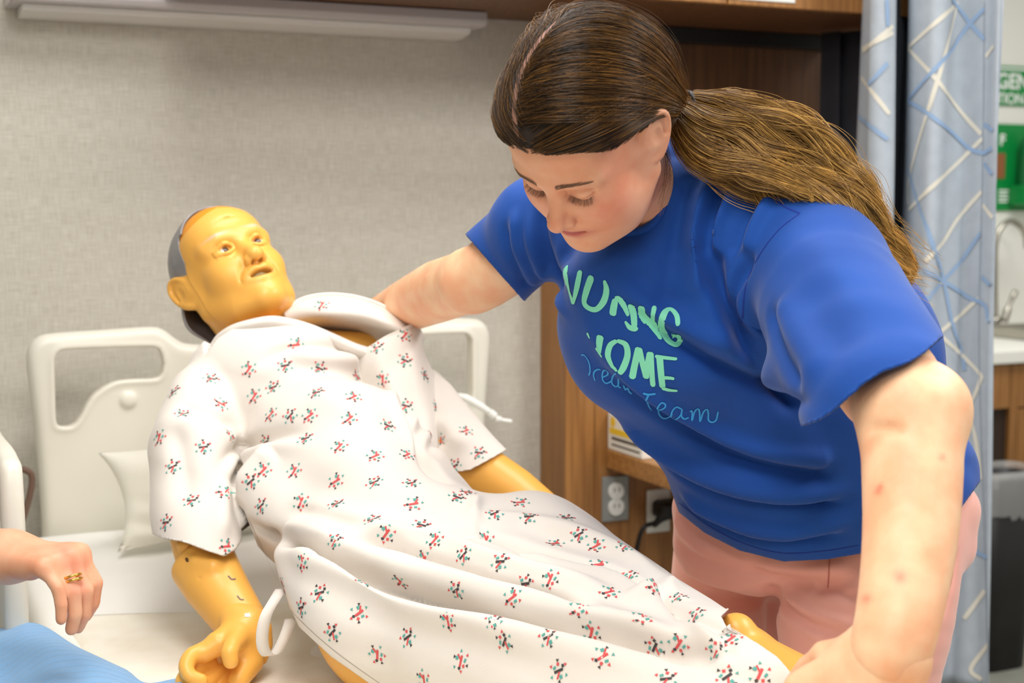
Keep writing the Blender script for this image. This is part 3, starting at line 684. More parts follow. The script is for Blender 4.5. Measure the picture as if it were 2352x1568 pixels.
def head_field(male=False):
    f = Field(); s = lambda fn: [fn(-1), fn(1)]
    w = 1.04 if male else 1.0
    f.ell((0, -.012, .035), (.075 * w, .098, .086))
    f.ell((0, .045, .045), (.060 * w, .044, .052), k=.03)
    f.ell((0, .040, -.025), (.062 * w, .048, .062), k=.03)
    f.ell((0, .058, -.045), (.050, .034, .045), k=.03)
    for sg in (-1, 1):
        f.chain([(sg * .062 * w, -.004, -.010), (sg * .060 * w, .002, -.055), (sg * .040, .045, -.092), (sg * .012, .074, -.103)], [.016, .018, .017, .014], k=.035)
        f.ell((sg * (.040 if not male else .035), .058, -.034), (.024, .024, .024) if not male else (.024, .021, .019), k=.022)
        f.chain([(sg * .012, .0855, .017), (sg * .032, .083, .0215), (sg * .050, .068, .016)], [.008, .0085, .008] if not male else [.010, .0105, .010], k=.018)
    f.ell((0, .081, -.098), (.016, .014, .013), k=.018)
    f.ell((0, .075, -.066), (.030, .020, .024), k=.02)
    f.ell((0, .02, -.09), (.045, .05, .022), k=.03)
    for sg in (-1, 1): f.ell((sg * .031, .096, -.003), (.0175, .0155, .0115), k=.014, op='s')
    # nose
    f.chain([(0, .083, .010), (0, .091, -.006), (0, .101, -.022), (0, .109, -.034)], [.0075, .0075, .0082, .0095] if not male else [.008, .0085, .0095, .0105], k=.013)
    f.ell((0, .1115, -.0365), (.0112, .0096, .0090) if not male else (.012, .010, .010), k=.006)
    for sg in (-1, 1):
        f.ell((sg * .0125, .0985, -.0395), (.0080, .0108, .0080) if not male else (.0085, .0115, .0085), k=.005)
        f.chain([(sg * .0065, .1075, -.0475), (sg * .0075, .101, -.0455)], .0034 if not male else .0042, k=.003, op='s')
        f.chain([(sg * .0200, .0990, -.036), (sg * .0195, .096, -.044)], .0022, k=.006, op='s')
    f.chain([(0, .103, -.047), (0, .0985, -.056)], [.0025, .002], k=.006, op='s')
    # ears
    for sg in (-1, 1):
        cx = sg * .078 * w
        rim = [(cx - sg * .006, .004, -.008), (cx - sg * .002, .004, .010), (cx + sg * .006, -.004, .024), (cx + sg * .012, -.020, .028), (cx + sg * .015, -.031, .016), (cx + sg * .013, -.030, -.004), (cx + sg * .008, -.019, -.022), (cx + sg * .002, -.006, -.034), (cx - sg * .004, .002, -.030)]
        f.chain(rim, [.0035, .0036, .0036, .0036, .0036, .0036, .0042, .0058, .0045], k=.005, n=22)
        f.ell((cx + sg * .004, -.013, -.002), (.0062, .0195, .029), rotm((0, 0, 1), sg * .35), k=.006)
        f.ell((cx + sg * .0125, -.009, -.003), (.0062, .0085, .013), k=.004, op='s')
        f.chain([(cx + sg * .011, -.009, .013), (cx + sg * .014, -.022, .012), (cx + sg * .013, -.022, -.008)], [.0026] * 3, k=.003, op='s', n=10)
        f.ell((cx - sg * .001, .004, -.007), (.004, .005, .006), k=.003)
    return f
def smooth01(x): x = np.clip(x, 0, 1); return x * x * (3 - 2 * x)
def blob(V, c, r, p=1): q = (V - np.array(c)) / np.array(r); return np.exp(-(q * q).sum(1) * p)
# ---- hands
def hand(f, Wp, D, Nn, sc=1.0, curl=(.5, .6, .5), thumb=(.5, .4), side=1, spread=.09, k=.006, curls=None, th=1.0):
    """Wp wrist, D wrist->knuckles, Nn palm side normal, side: +1 thumb on cross(D,N) side"""
    D = np.array(D, float); D /= np.linalg.norm(D); Nn = np.array(Nn, float); Nn = Nn - D * (Nn @ D); Nn /= np.linalg.norm(Nn); Sv = np.cross(D, Nn) * side; Wp = np.array(Wp, float)
    q = lambda a, b, c: Wp + (D * a + Sv * b + Nn * c) * sc
    for b0, b1 in ((-.016, -.032), (-.006, -.011), (.006, .011), (.016, .031)):
        f.cap(q(.005, b0, 0), q(.088 - abs(b1) * .12, b1, -.002), .0145 * sc * th, .0105 * sc * th, k=.016)
    f.cap(q(.02, .020, .008), q(.055, .026, .010), .014 * sc, .010 * sc, k=.014)     # thenar
    f.cap(q(.02, -.020, .006), q(.06, -.027, .006), .012 * sc, .009 * sc, k=.014)
    lens = [(.040, .026, .020), (.044, .029, .021), (.041, .027, .020), (.032, .020, .018)]; offs = [.030, .0105, -.0105, -.030]
    tips = []
    for i in range(4):
        cu = curls[i] if curls else curl; base = q(.086 - abs(offs[i]) * .1, offs[i], -.002); d = D + Sv * spread * (offs[i] / .03); d /= np.linalg.norm(d)
        r0 = (.0088 if i < 3 else .0076) * sc * th; ang = 0; p = base; pts = [base - d * .012 * sc, base]; rr = [r0 * 1.1, r0 * 1.08]
        for j in range(3):
            ang += cu[j]; dd = d * math.cos(ang) + Nn * math.sin(ang); p2 = p + dd * lens[i][j] * sc
            pts += [p + (p2 - p) * .5, p2]; rr += [r0 * (.94 - .07 * j), r0 * (.96 - .09 * j)]; p = p2
        f.chain(pts, rr, k=k); tips.append((p, dd, r0 * .8))
    a1, a2 = thumb; b = q(.022, .024, .006); d1 = D * math.cos(.7) + Sv * math.sin(.7); d1 = d1 * math.cos(a1) + Nn * math.sin(a1); m_ = b + d1 * .038 * sc
    d2 = D * math.cos(.35) + Sv * math.sin(.35); d2 = d2 * math.cos(a1 + a2) + Nn * math.sin(a1 + a2); e_ = m_ + d2 * .030 * sc; d3 = d2 * math.cos(.3) + (D * .6 + Nn * .4 - Sv * .4) * math.sin(.3); d3 /= np.linalg.norm(d3); g_ = e_ + d3 * .024 * sc
    f.chain([b, m_, (m_ + e_) / 2, e_, g_], [.0145 * sc, .0115 * sc, .0098 * sc, .0102 * sc, .0088 * sc], k=k * 1.5); tips.append((g_, d3, .0088 * sc))
    return tips
def gridof(rows, n=60, m=60):
    """control grid of 3D points -> smooth dense sheet"""
    A = np.array([smoothline(r, n) for r in rows]); B = np.stack([smoothline(A[:, i], m) for i in range(n)], 1)
    V = B.reshape(-1, 3); F = np.array([(j * n + i, j * n + i + 1, (j + 1) * n + i + 1, (j + 1) * n + i) for j in range(m - 1) for i in range(n - 1)]); return V, F
def solid(o, t=.002, off=0):
    sd = o.modifiers.new('solid', 'SOLIDIFY'); sd.thickness = t; sd.offset = off; return o
# ================================================================== THE MANIKIN
MPX = [((0, .120, -.036), (583, 572)), ((0, .088, -.105), (650, 692)), ((.032, .078, 0), (508, 570)), ((-.032, .078, 0), (584, 553)), ((0, .098, -.066), (600, 628)), ((.026, .085, -.066), (567, 636)), ((-.026, .085, -.066), (624, 618)), ((.080, -.008, .022), (402, 652)), ((.076, 0, -.036), (442, 714)), ((0, .02, .12), (478, 488)), ((0, .092, .008), (548, 552))]
RM, TM = solve_pose([q[0] for q in MPX], [q[1] for q in MPX], 2.36, face_frame(RGT * .5 - FWD * .75 + UPV * .3, UPV - RGT * .6), wd=300)
HMs = 1.0
mk = empty('training_manikin', tuple(TM * [1, 1, 0] + [0, 0, MZ]), 'yellow-skinned nursing training manikin lying on the bed in a printed gown', 'manikin')
def m2w(p): return np.asarray(p, float) @ RM.T + TM
hf = head_field(True)
# wrinkles, open eyes and mouth
for sg in (-1, 1):
    hf.chain([(sg * .018, .101, -.034), (sg * .027, .093, -.050), (sg * .031, .081, -.066)], .0016, k=.009, op='s', n=12)
    hf.chain([(sg * .020, .086, -.0125), (sg * .031, .086, -.0165), (sg * .043, .079, -.012)], .0028, k=.005, n=9)      # lower lid / bag
    hf.ell((sg * .031, .0765, -.001), (.0165, .0122, .0140), k=.003)
    hf.chain([(sg * .0165, .0885, .0015), (sg * .030, .0935, .0080), (sg * .047, .080, .002)], .0026, k=.003, n=12)     # upper lid
    hf.chain([(sg * .017, .0890, -.0035), (sg * .030, .0905, -.0098), (sg * .046, .080, -.004)], .0022, k=.003, n=12)   # lower lid
    hf.ell((sg * .031, .0900, -.0008), (.0130, .0075, .0062), k=.0015, op='s')
for z, a in ((.040, .026), (.052, .022)): hf.chain([(-a, .0850, z), (0, .0895, z + .002), (a, .0850, z)], .0012, k=.007, op='s', n=12)
for d_ in (-.004, .004): hf.chain([(d_, .093, .006), (d_ * 1.3, .089, .020)], .001, k=.004, op='s')
hf.chain([(-.025, .087, -.0645), (-.011, .0985, -.0570), (0, .099, -.0585), (.011, .0985, -.0570), (.025, .087, -.0645)], .0046, k=.005, n=16)
hf.chain([(-.024, .086, -.0690), (-.010, .0945, -.0760), (0, .096, -.0770), (.010, .0945, -.0760), (.024, .086, -.0690)], .0052, k=.005, n=16)
hf.ell((0, .097, -.0667), (.0215, .018, .0062), k=.003, op='s')
hf.chain([(-.018, .0835, -.084), (0, .088, -.087), (.018, .0835, -.084)], .0016, k=.009, op='s', n=10)
hf.chain([(0, -.015, -.06), (0, -.02, -.13), (.0, -.03, -.22)], [.062, .056, .068], k=.03)
hf.chain([(.045, .03, -.110), (.052, -.01, -.150)], .0014, k=.004, op='s')
V, F = hf.mesh((-.105, -.15, -.25), (.105, .135, .135), .0017); V = relax(V, F, 1, .4)
# face-mask step: everything in front of the mask edge stands 1.6 mm proud
edge_hi = .098 - 1.9 * np.abs(V[:, 0]) ** 1.15
mask = smooth01((V[:, 1] - (.004 + .22 * np.clip(V[:, 2] - .01, 0, 1)) - .012) / .002) * smooth01((.086 - .30 * np.abs(V[:, 0]) - V[:, 2]) / .002)
NM = vnormals(V, F); V = V + NM * (.0016 * mask)[:, None]
skin, scalp = np.array(srgb(240, 178, 82)), np.array(srgb(232, 150, 30)); col = skin + (scalp - skin) * (1 - mask)[:, None] * (smooth01((V[:, 2] - .05) / .02))[:, None]
col = col * (1 - .85 * blob(V, (0, .085, -.067), (.021, .02, .006)))[:, None]
for sg in (-1, 1):
    col = col * (1 - .75 * blob(V, (sg * .007, .104, -.0465), (.0032, .006, .0035)))[:, None]
    br = blob(V, (sg * .032, .088, .0255), (.020, .02, .0030)); col = col + (np.array(srgb(206, 186, 176)) - col) * (br * .9)[:, None]
M_mskin = mat('manikin_vinyl_skin', (1, 1, 1), .38, None, attr=True, spec=.45, sss=.08, bump=.05, bscale=90)
head_o = npmesh('head', m2w(V), F, M_mskin, mk, colors=col)
# grey sculpted hair shell
g = Field(); g.ell((0, -.012, .035), (.081, .103, .0915)); g.ell((0, .045, .045), (.064, .048, .056), k=.03)
g.chain([(-.058, -.045, -.04), (.058, -.045, -.04)], .032, k=.05); g.chain([(-.035, -.058, -.085), (.035, -.058, -.085)], .026, k=.03)
g.chain([(-.032, -.052, -.15), (.032, -.052, -.15)], .034, k=.04)
VG, FG = g.mesh((-.11, -.15, -.20), (.11, .12, .15), .0022)
def g_hair(p):     # keep: top cap behind a forehead line, sides behind the temple, above the ears, nape
    x, y, z = np.abs(p[:, 0]), p[:, 1], p[:, 2]
    top = (.050 - .5 * np.clip(.055 - x, 0, 1) * 0 - y) + np.clip((z - .085) * .9, -1, .0) * .6
    side = np.where(z > .03, .030 + .2 * (z - .03) - y, np.where(z > -.01, (.030 - .9 * (.03 - z)) - y, -.034 - y + .4 * (z + .01)))
    return np.where(z > .075, .048 - .2 * (x > 9) - y, side)
VG, FG = cut(VG, FG, g_hair); VG = relax(VG, FG, 2, .4)
solid(npmesh('grey_hair', m2w(VG), FG, mat('grey_moulded_hair', srgb(150, 148, 150), .42, srgb(132, 130, 134), 30, None, .3, 160, .001), mk), .003, -1)['label'] = 'grey moulded hair shell'
for sg in (-1, 1):
    c = m2w((sg * .031, .0775, -.001)); f = Field(); f.ell((0, 0, 0), (.0115, .0115, .0115))
    V, F = f.mesh((-.014,) * 3, (.014,) * 3, .001); lk = np.array((-sg * .1 - .05, 1, -.02)); lk /= np.linalg.norm(lk); N_ = V / .0115; a_ = N_ @ lk
    ce = np.where((a_ > .86)[:, None], np.array(srgb(92, 60, 36)), np.array(srgb(240, 226, 210))); ce = np.where((a_ > .965)[:, None], np.array((.01, .01, .01)), ce)
    npmesh('eyeball', V @ RM.T + c, F, mat('glass_eye', (1, 1, 1), .08, attr=True, coat=.6), mk, colors=ce)
f = Field(); f.chain([(-.014, .082, -.0655), (0, .0885, -.0635), (.014, .082, -.0655)], .0048, k=.002, n=9)
V, F = f.mesh((-.025, .07, -.08), (.025, .1, -.05), .0012); npmesh('teeth', m2w(V), F, mat('dull_teeth', srgb(178, 160, 110), .4), mk)
# ---- body under the gown
B = Field()
B.cap(m2w((0, -.02, -.12)), P(640, 860, 2.37), .057, .075, k=.02)
C(B, [(500, 905, 2.28, .048), (640, 850, 2.36, .06), (850, 850, 2.43, .055)], .04)
E(B, 650, 940, 2.33, 170, 170, .085, 0, .05); E(B, 830, 1140, 2.17, 150, 130, .065, 0, .05); E(B, 1040, 1350, 1.99, 170, 120, .07, 0, .05)
C(B, [(720, 800, 2.36, .030), (860, 800, 2.40, .028)], .02)
C(B, [(468, 930, 2.25, .044), (452, 1100, 2.13, .046), (462, 1235, 2.065, .044), (468, 1262, 2.055, .043)], .02)      # right upper arm
C(B, [(885, 880, 2.42, .05), (1060, 1050, 2.31, .043), (1180, 1130, 2.26, .040), (1300, 1230, 2.2, .036)], .02)
C(B, [(1000, 1460, 1.88, .085), (1180, 1550, 1.77, .085), (1420, 1650, 1.62, .078), (1500, 1690, 1.58, .068)], .03)    # right thigh
E(B, 850, 1490, 1.91, 150, 88, .09, -42, .05)
C(B, [(1230, 1350, 2.01, .080), (1500, 1480, 1.82, .056), (1660, 1530, 1.70, .046), (1705, 1530, 1.67, .044)], .03)    # left thigh to knee
C(B, [(1705, 1520, 1.66, .040), (1850, 1622, 1.56, .050), (2030, 1740, 1.45, .045), (2230, 1880, 1.35, .033)], .02)
fe = P(2230, 1880, 1.35); B.chain([fe, fe + (.0, -.04, -.02), fe + (-.01, -.12, .00), fe + (-.01, -.17, .0)], [.034, .036, .030, .022], k=.02)    # left shin, held by the woman
B.ell(P(1692, 1446, 1.65), (.022, .022, .02), k=.012)
kr = P(1500, 1690, 1.58); an = np.array((kr[0] + .01, kr[1] - .43, MZ + .055)); B.chain([kr, kr * .6 + an * .4 + (0, 0, -.01), an], [.062, .056, .036], k=.02); B.chain([an, an + (0, -.03, .0), an + (-.01, -.05, .12), an + (-.02, -.08, .19)], [.036, .034, .032, .022], k=.02)
lo = np.array([-.0, .35, .70]); hi = np.array([1.35, 2.62, 1.42])
# lower right arm and wrist pieces
A_ = Field()
C(A_, [(468, 1296, 2.045, .0475), (490, 1335, 2.02, .0445), (520, 1380, 2.0, .040), (553, 1428, 1.975, .036)], .01)
C(A_, [(445, 1262, 2.03, .018), (500, 1262, 2.03, .018)], .01)
C(A_, [(455, 1290, 2.0, .010), (490, 1300, 1.99, .010)], .01)
A_.half(P(466, 1284, 2.045), P(462, 1270, 2.05) - P(495, 1345, 2.01), .006)
A_.chain(onl := [P(452, 1335, 1.985), P(470, 1318, 1.972), P(492, 1308, 1.968), P(515, 1312, 1.975)], .0011, k=.003, op='s', n=12)
VA, FA = A_.mesh(P(510, 1350, 2.0) - .14, P(510, 1350, 2.0) + .14, .003)
H_ = Field()
E(H_, 577, 1432, 1.965, 33, 34, .030, 0, .008)
C(H_, [(545, 1425, 1.96, .026), (560, 1440, 1.96, .030)], .01)
wr = P(572, 1448, 1.945); kn = P(462, 1512, 1.885)
C(H_, [(570, 1440, 1.95, .027), (545, 1468, 1.93, .026)], .012)
C(H_, [(560, 1460, 1.94, .024), (500, 1478, 1.905, .017), (470, 1498, 1.895, .013)], .014)       # index side of palm
C(H_, [(580, 1470, 1.955, .020), (575, 1520, 1.93, .018), (548, 1560, 1.90, .014)], .016)       # little-finger side
C(H_, [(565, 1475, 1.965, .020), (535, 1530, 1.945, .016)], .02)
E(H_, 525, 1525, 1.955, 78, 66, .011, 30, .012)
C(H_, [(548, 1462, 1.915, .016), (533, 1483, 1.885, .0125), (527, 1500, 1.87, .0115), (530, 1517, 1.868, .0105)], .006)    # thumb
C(H_, [(470, 1496, 1.90, .0125), (441, 1506, 1.885, .0115), (428, 1530, 1.872, .0105), (436, 1552, 1.865, .0098), (462, 1562, 1.866, .0088)], .005, n=14)    # index
C(H_, [(478, 1520, 1.92, .0125), (440, 1540, 1.895, .0115), (420, 1566, 1.878, .0105), (432, 1590, 1.87, .0098), (462, 1590, 1.872, .009)], .005, n=14)
C(H_, [(500, 1545, 1.925, .0125), (468, 1572, 1.90, .0110), (452, 1600, 1.885, .0103), (470, 1618, 1.88, .009)], .005, n=12)
C(H_, [(535, 1560, 1.925, .0120), (512, 1588, 1.905, .0100), (500, 1612, 1.893, .0092), (515, 1625, 1.89, .0085)], .005, n=12)
VH, FH = H_.mesh(P(510, 1520, 1.92) - .12, P(510, 1520, 1.92) + .12, .0022); VH = relax(VH, FH, 1, .4)
VB, FB = B.mesh(lo, hi, .005); VB = relax(VB, FB, 1)
mc = lambda V: np.tile(skin, (len(V), 1))
def join(parts):
    V = np.vstack([p[0] for p in parts]); o_ = np.cumsum([0] + [len(p[0]) for p in parts])[:-1]; return V, np.vstack([p[1] + k for p, k in zip(parts, o_)])
Vj, Fj = join([(VB, FB), (VA, FA), (VH, FH)]); npmesh('body', Vj, Fj, M_mskin, mk, colors=mc(Vj))
for pts in ([(428, 1255, 2.025, .014), (424, 1283, 2.02, .006)], [(500, 1265, 2.02, .012), (482, 1300, 2.005, .006)], [(608, 1440, 1.955, .010), (610, 1480, 1.955, .010), (602, 1515, 1.95, .007)]):
    fy = Field(); C(fy, pts, .004); c_ = P(*pts[0][:3]); V, F = fy.mesh(c_ - .09, c_ + .09, .0025); npmesh('joint_cover', V, F, M_mskin, mk, colors=mc(V))
M_gap_shade = mat('joint_shade_brown', srgb(96, 60, 24), .7)  # dark brown solids painted as the shade inside the elbow joint gaps
for x, y, r1, r2, ro in ((437, 1287, 13, 6, -30), (503, 1288, 11, 6, 25)):
    fg = Field(); E(fg, x, y, 2.005, r1, r2, .010, ro, .003); c_ = P(x, y, 2.005); V, F = fg.mesh(c_ - .02, c_ + .02, .0016); npmesh('joint_gap_shade', V, F, M_gap_shade, mk)
atree = bvh(VA, FA); M_ink = mat('ink_scratch', srgb(120, 100, 90), .6)
def decal_line(tree, pts, w, m, parent, name, off=.0006, n=12): return ribbon(tree, pts, w, m, parent, name, off, n)
decal_line(atree, [(524, 1322), (532, 1330), (541, 1329)], .0012, M_ink, mk, 'ink_mark'); decal_line(atree, [(545, 1368), (552, 1376), (560, 1377)], .001, M_ink, mk, 'ink_mark')
htree = bvh(VH, FH); decal_line(htree, [(562, 1413), (574, 1412)], .003, mat('wrist_screw', srgb(170, 165, 150), .3, metal=.8), mk, 'wrist_screw')
# ---- gown
G = Field(); GS = Field()
for f_ in (G,):
    E(f_, 640, 935, 2.30, 205, 205, .115, 0, .05)
    C(f_, [(520, 862, 2.29, .052), (640, 815, 2.36, .052), (860, 840, 2.42, .055)], .05)
    E(f_, 800, 1070, 2.17, 235, 190, .105, -20, .05); E(f_, 900, 1180, 2.08, 250, 165, .105, -30, .05); E(f_, 830, 1420, 1.90, 190, 115, .115, -42, .05); E(f_, 690, 1190, 2.10, 165, 110, .09, -35, .05); E(f_, 1040, 1290, 1.98, 280, 170, .105, -25, .05)
    C(f_, [(800, 1330, 1.97, .085), (1000, 1430, 1.87, .115), (1220, 1530, 1.75, .112), (1450, 1620, 1.63, .10), (1640, 1680, 1.56, .09)], .05)
    C(f_, [(1225, 1270, 2.01, .092), (1450, 1412, 1.84, .076), (1600, 1500, 1.74, .060), (1680, 1540, 1.68, .052)], .04)
    C(f_, [(1100, 1400, 1.90, .10), (1400, 1480, 1.74, .085), (1640, 1545, 1.62, .065), (1740, 1560, 1.57, .055)], .05)
    C(f_, [(1660, 1500, 1.60, .030), (1770, 1560, 1.545, .026)], .05)
C(GS, [(478, 915, 2.25, .060), (445, 1030, 2.16, .068), (452, 1150, 2.10, .064), (465, 1300, 2.03, .062)], .01)
GL = Field(); C(GL, [(880, 860, 2.43, .060), (975, 940, 2.38, .060), (1075, 1060, 2.31, .058), (1140, 1130, 2.27, .056)], .01)
GA = Field(); GA.ops = G.ops + GS.ops + [(GL.ops[0][0], .012, 'u')]
GA.ops[len(G.ops)] = (GS.ops[0][0], .012, 'u')
VG, FG = GA.mesh(lo, np.array([1.35, 2.75, 1.42]), .0034); VG = relax(VG, FG, 2)
gt = bvh(VG, FG)
FOLDS = [
 # skirt ridges and creases
 ([(560, 1190), (700, 1262), (860, 1330), (1050, 1390), (1250, 1440), (1480, 1478), (1600, 1500)], .0085, -.022, .10),
 ([(560, 1165), (700, 1235), (870, 1292), (1060, 1345), (1280, 1400), (1500, 1450), (1660, 1490)], .020, .012, .15),
 ([(600, 1250), (760, 1320), (960, 1400), (1180, 1445), (1400, 1500), (1560, 1540)], .020, .012, .15),
 ([(780, 1268), (900, 1258), (1000, 1280), (1120, 1330), (1260, 1370), (1400, 1425)], .0075, -.014, .2),
 ([(760, 1240), (900, 1232), (1010, 1240), (1130, 1290), (1300, 1340), (1460, 1400)], .016, .009, .2),
 ([(900, 1215), (1080, 1225), (1200, 1262), (1260, 1330)], .010, -.006, .25),
 ([(1080, 1180), (1110, 1225), (1200, 1250), (1330, 1290), (1420, 1310), (1520, 1365), (1600, 1390)], .008, -.012, .2),
 ([(1060, 1160), (1110, 1190), (1260, 1215), (1400, 1262), (1540, 1330)], .018, .008, .2),
 ([(1100, 1130), (1085, 1190), (1120, 1250)], .010, .006, .3),
 ([(1420, 1390), (1530, 1350), (1600, 1330), (1640, 1360)], .012, .010, .3),
 ([(1500, 1330), (1560, 1400), (1640, 1440), (1700, 1420)], .010, -.010, .3),
 ([(1500, 1480), (1600, 1500), (1700, 1490)], .012, -.010, .3),
 ([(1560, 1400), (1610, 1450), (1650, 1500), (1660, 1550)], .012, .008, .3),
 ([(560, 1130), (700, 1180), (860, 1215), (1000, 1215)], .030, .010, .25),
 ([(640, 1160), (760, 1200), (900, 1240)], .014, -.006, .3),
 # torso
 ([(540, 1150), (590, 1080), (640, 1040)], .018, .012, .25), ([(480, 1110), (540, 1040), (640, 1005), (720, 1000)], .014, -.010, .3),
 ([(470, 1120), (530, 1070), (620, 1030), (760, 1030)], .016, .008, .3),
 ([(400, 930), (480, 950), (560, 990)], .014, -.005, .3), ([(390, 960), (420, 1060), (430, 1180)], .018, -.005, .3), ([(520, 1090), (510, 1180), (500, 1260)], .014, .006, .3),
 ([(640, 800), (720, 830), (820, 830)], .014, .007, .3), ([(560, 860), (660, 800), (760, 790), (830, 810)], .012, -.006, .3), ([(700, 900), (820, 950), (900, 1000)], .03, .005, .3),
 ([(860, 800), (905, 880), (945, 960), (985, 1060), (1030, 1110)], .012, -.012, .1), ([(840, 810), (885, 890), (925, 965), (968, 1060)], .010, .006, .15),
 ([(960, 780), (965, 880), (975, 1000), (985, 1080)], .012, -.008, .2), ([(1060, 960), (1000, 1020), (1010, 1060)], .012, -.008, .3), ([(1000, 940), (1040, 1000), (1100, 1030)], .018, .006, .3),
 ([(560, 1150), (548, 1100), (560, 1060)], .009, -.014, .2),
]
FOLDS = [(a_, w_, h_ * 1.75, t_) for a_, w_, h_, t_ in FOLDS]; VG = folds(VG, FG, gt, FOLDS)
gax = unit(P(1600, 1480, 1.75) - P(600, 1180, 2.1)); gn = unit(np.cross(gax, FWD)); 
qa, qb, qc = VG @ gax, VG @ gn, VG @ np.cross(gax, gn); pq, _ = proj(VG); lw = smooth01((pq[:, 1] + .25 * (pq[:, 0] - 800) - 1120) / 120)
wv = np.array([MN.noise(Vector((a * 3.2, b * 21, c * 9))) * (.0025 + .0070 * l) + MN.noise(Vector((a * 9, b * 34, c * 20))) * (.0010 + .0016 * l) + MN.noise(Vector((a * 7, b * 9, c * 7 + 5))) * .0045 * (1 - l) for a, b, c, l in zip(qa, qb, qc, lw)]); VG = VG + vnormals(VG, FG) * wv[:, None]
def pline(x, pts): pts = np.array(pts, float); return np.interp(x, pts[:, 0], pts[:, 1])
def g_gown(V):
    p, d = proj(V); x, y = p[:, 0], p[:, 1]; sleeve = (GS.eval(V.astype(np.float32)) < G.eval(V.astype(np.float32)) - .004) | ((x < 548) & (y > 1120) & (d < 2.25))
    sl = GL.eval(V.astype(np.float32)) < G.eval(V.astype(np.float32)) - .003
    s_ = 1 / 1500.
    hem = (pline(x, [(330, 1215), (375, 1236), (420, 1243), (470, 1262), (515, 1277), (540, 1262), (560, 1230), (600, 1200)]) - y) * s_
    hem = np.where(y > 1110, np.minimum(hem, (554 - x) * s_), hem)
    near = (pline(x, [(540, 1148), (562, 1172), (600, 1270), (625, 1330), (650, 1390), (690, 1440), (760, 1505), (850, 1568), (1000, 1660), (1200, 1760)]) - y) * s_
    hem2 = (x * 0 + 1) - 1 + ((pline(y, [(1380, 1690), (1415, 1655), (1440, 1668), (1455, 1650), (1458, 1706), (1480, 1742), (1510, 1785), (1545, 1815), (1568, 1830), (1700, 1900)]) - x) * s_)
    lh = (pline(x, [(960, 1080), (1000, 1085), (1030, 1086), (1080, 1078), (1132, 1050), (1200, 1010)]) - y) * s_
    # neck opening: a plane across the throat
    c = m2w((0, -.02, -.165)); ax = P(640, 900, 2.34) - m2w((0, -.02, -.10)); ax /= np.linalg.norm(ax); neck = np.where(np.linalg.norm(V - c, axis=1) < .14, (V - c) @ ax + .1 - .10, 9)
    body = np.minimum(near, hem2)
    r = np.where(sleeve, hem, np.where(sl, lh, body)); bl_ = [(470, 815), (500, 775), (530, 755), (570, 742), (620, 733), (665, 738), (715, 752), (770, 775), (815, 795), (850, 806), (870, 792), (900, 772), (945, 748), (970, 700)]
    chest = np.where((x > 470) & (x < 960) & (y < 830) & (d > 2.0), (y - 3 - pline(x, bl_)) * s_, 9)
    return np.minimum(r, chest)
VG, FG = cut(VG, FG, g_gown)
M_gown = mat('gown_cotton', srgb(228, 221, 212), .82, srgb(224, 216, 207), 4, None, .15, 420, .0008, sheen=.25, sss=.0)
gown = npmesh('gown', VG, FG, M_gown, mk); solid(gown, .0018); gown['label'] = 'white hospital gown printed with small red, teal and black marks'
gtree = bvh(VG, FG)
# neck band and the raised far collar
def sheet(name, rows, n, m, parent, M, t=.0018):
    V, F = gridof([[P(*q) for q in r] for r in rows], n, m); o = npmesh(name, V, F, M, parent); solid(o, t); return o, V, F
# collar band around the throat
band = [(482, 800, 2.30), (500, 775, 2.285), (530, 755, 2.27), (570, 742, 2.255), (620, 733, 2.25), (665, 738, 2.26), (715, 752, 2.275), (770, 775, 2.29), (815, 795, 2.30), (850, 806, 2.31)]
sheet('neck_band', [[(x, y - 7, d + .006) for x, y, d in band], [(x - 1, y + 2, d - .008) for x, y, d in band], [(x - 2, y + 15, d - .006) for x, y, d in band], [(x - 2, y + 34, d + .012) for x, y, d in band]], 60, 12, mk, M_gown)
o, VC, FC = sheet('raised_collar', [
  [(656, 715, 2.36), (690, 690, 2.37), (745, 678, 2.38), (810, 682, 2.39), (870, 700, 2.39), (925, 728, 2.38), (944, 745, 2.36)],
  [(652, 722, 2.33), (690, 700, 2.33), (745, 690, 2.33), (810, 696, 2.33), (865, 714, 2.33), (915, 738, 2.33), (940, 757, 2.33)],
  [(664, 742, 2.33), (700, 728, 2.32), (745, 722, 2.31), (800, 724, 2.31), (850, 733, 2.31), (895, 750, 2.31), (925, 768, 2.32)],
  [(685, 748, 2.36), (715, 745, 2.35), (750, 742, 2.35), (785, 742, 2.35), (820, 748, 2.36), (850, 762, 2.37), (880, 790, 2.37)],
  [(700, 760, 2.42), (720, 762, 2.42), (750, 765, 2.42), (785, 765, 2.42), (820, 770, 2.42), (850, 790, 2.42), (880, 815, 2.41)]], 60, 40, mk, M_gown)
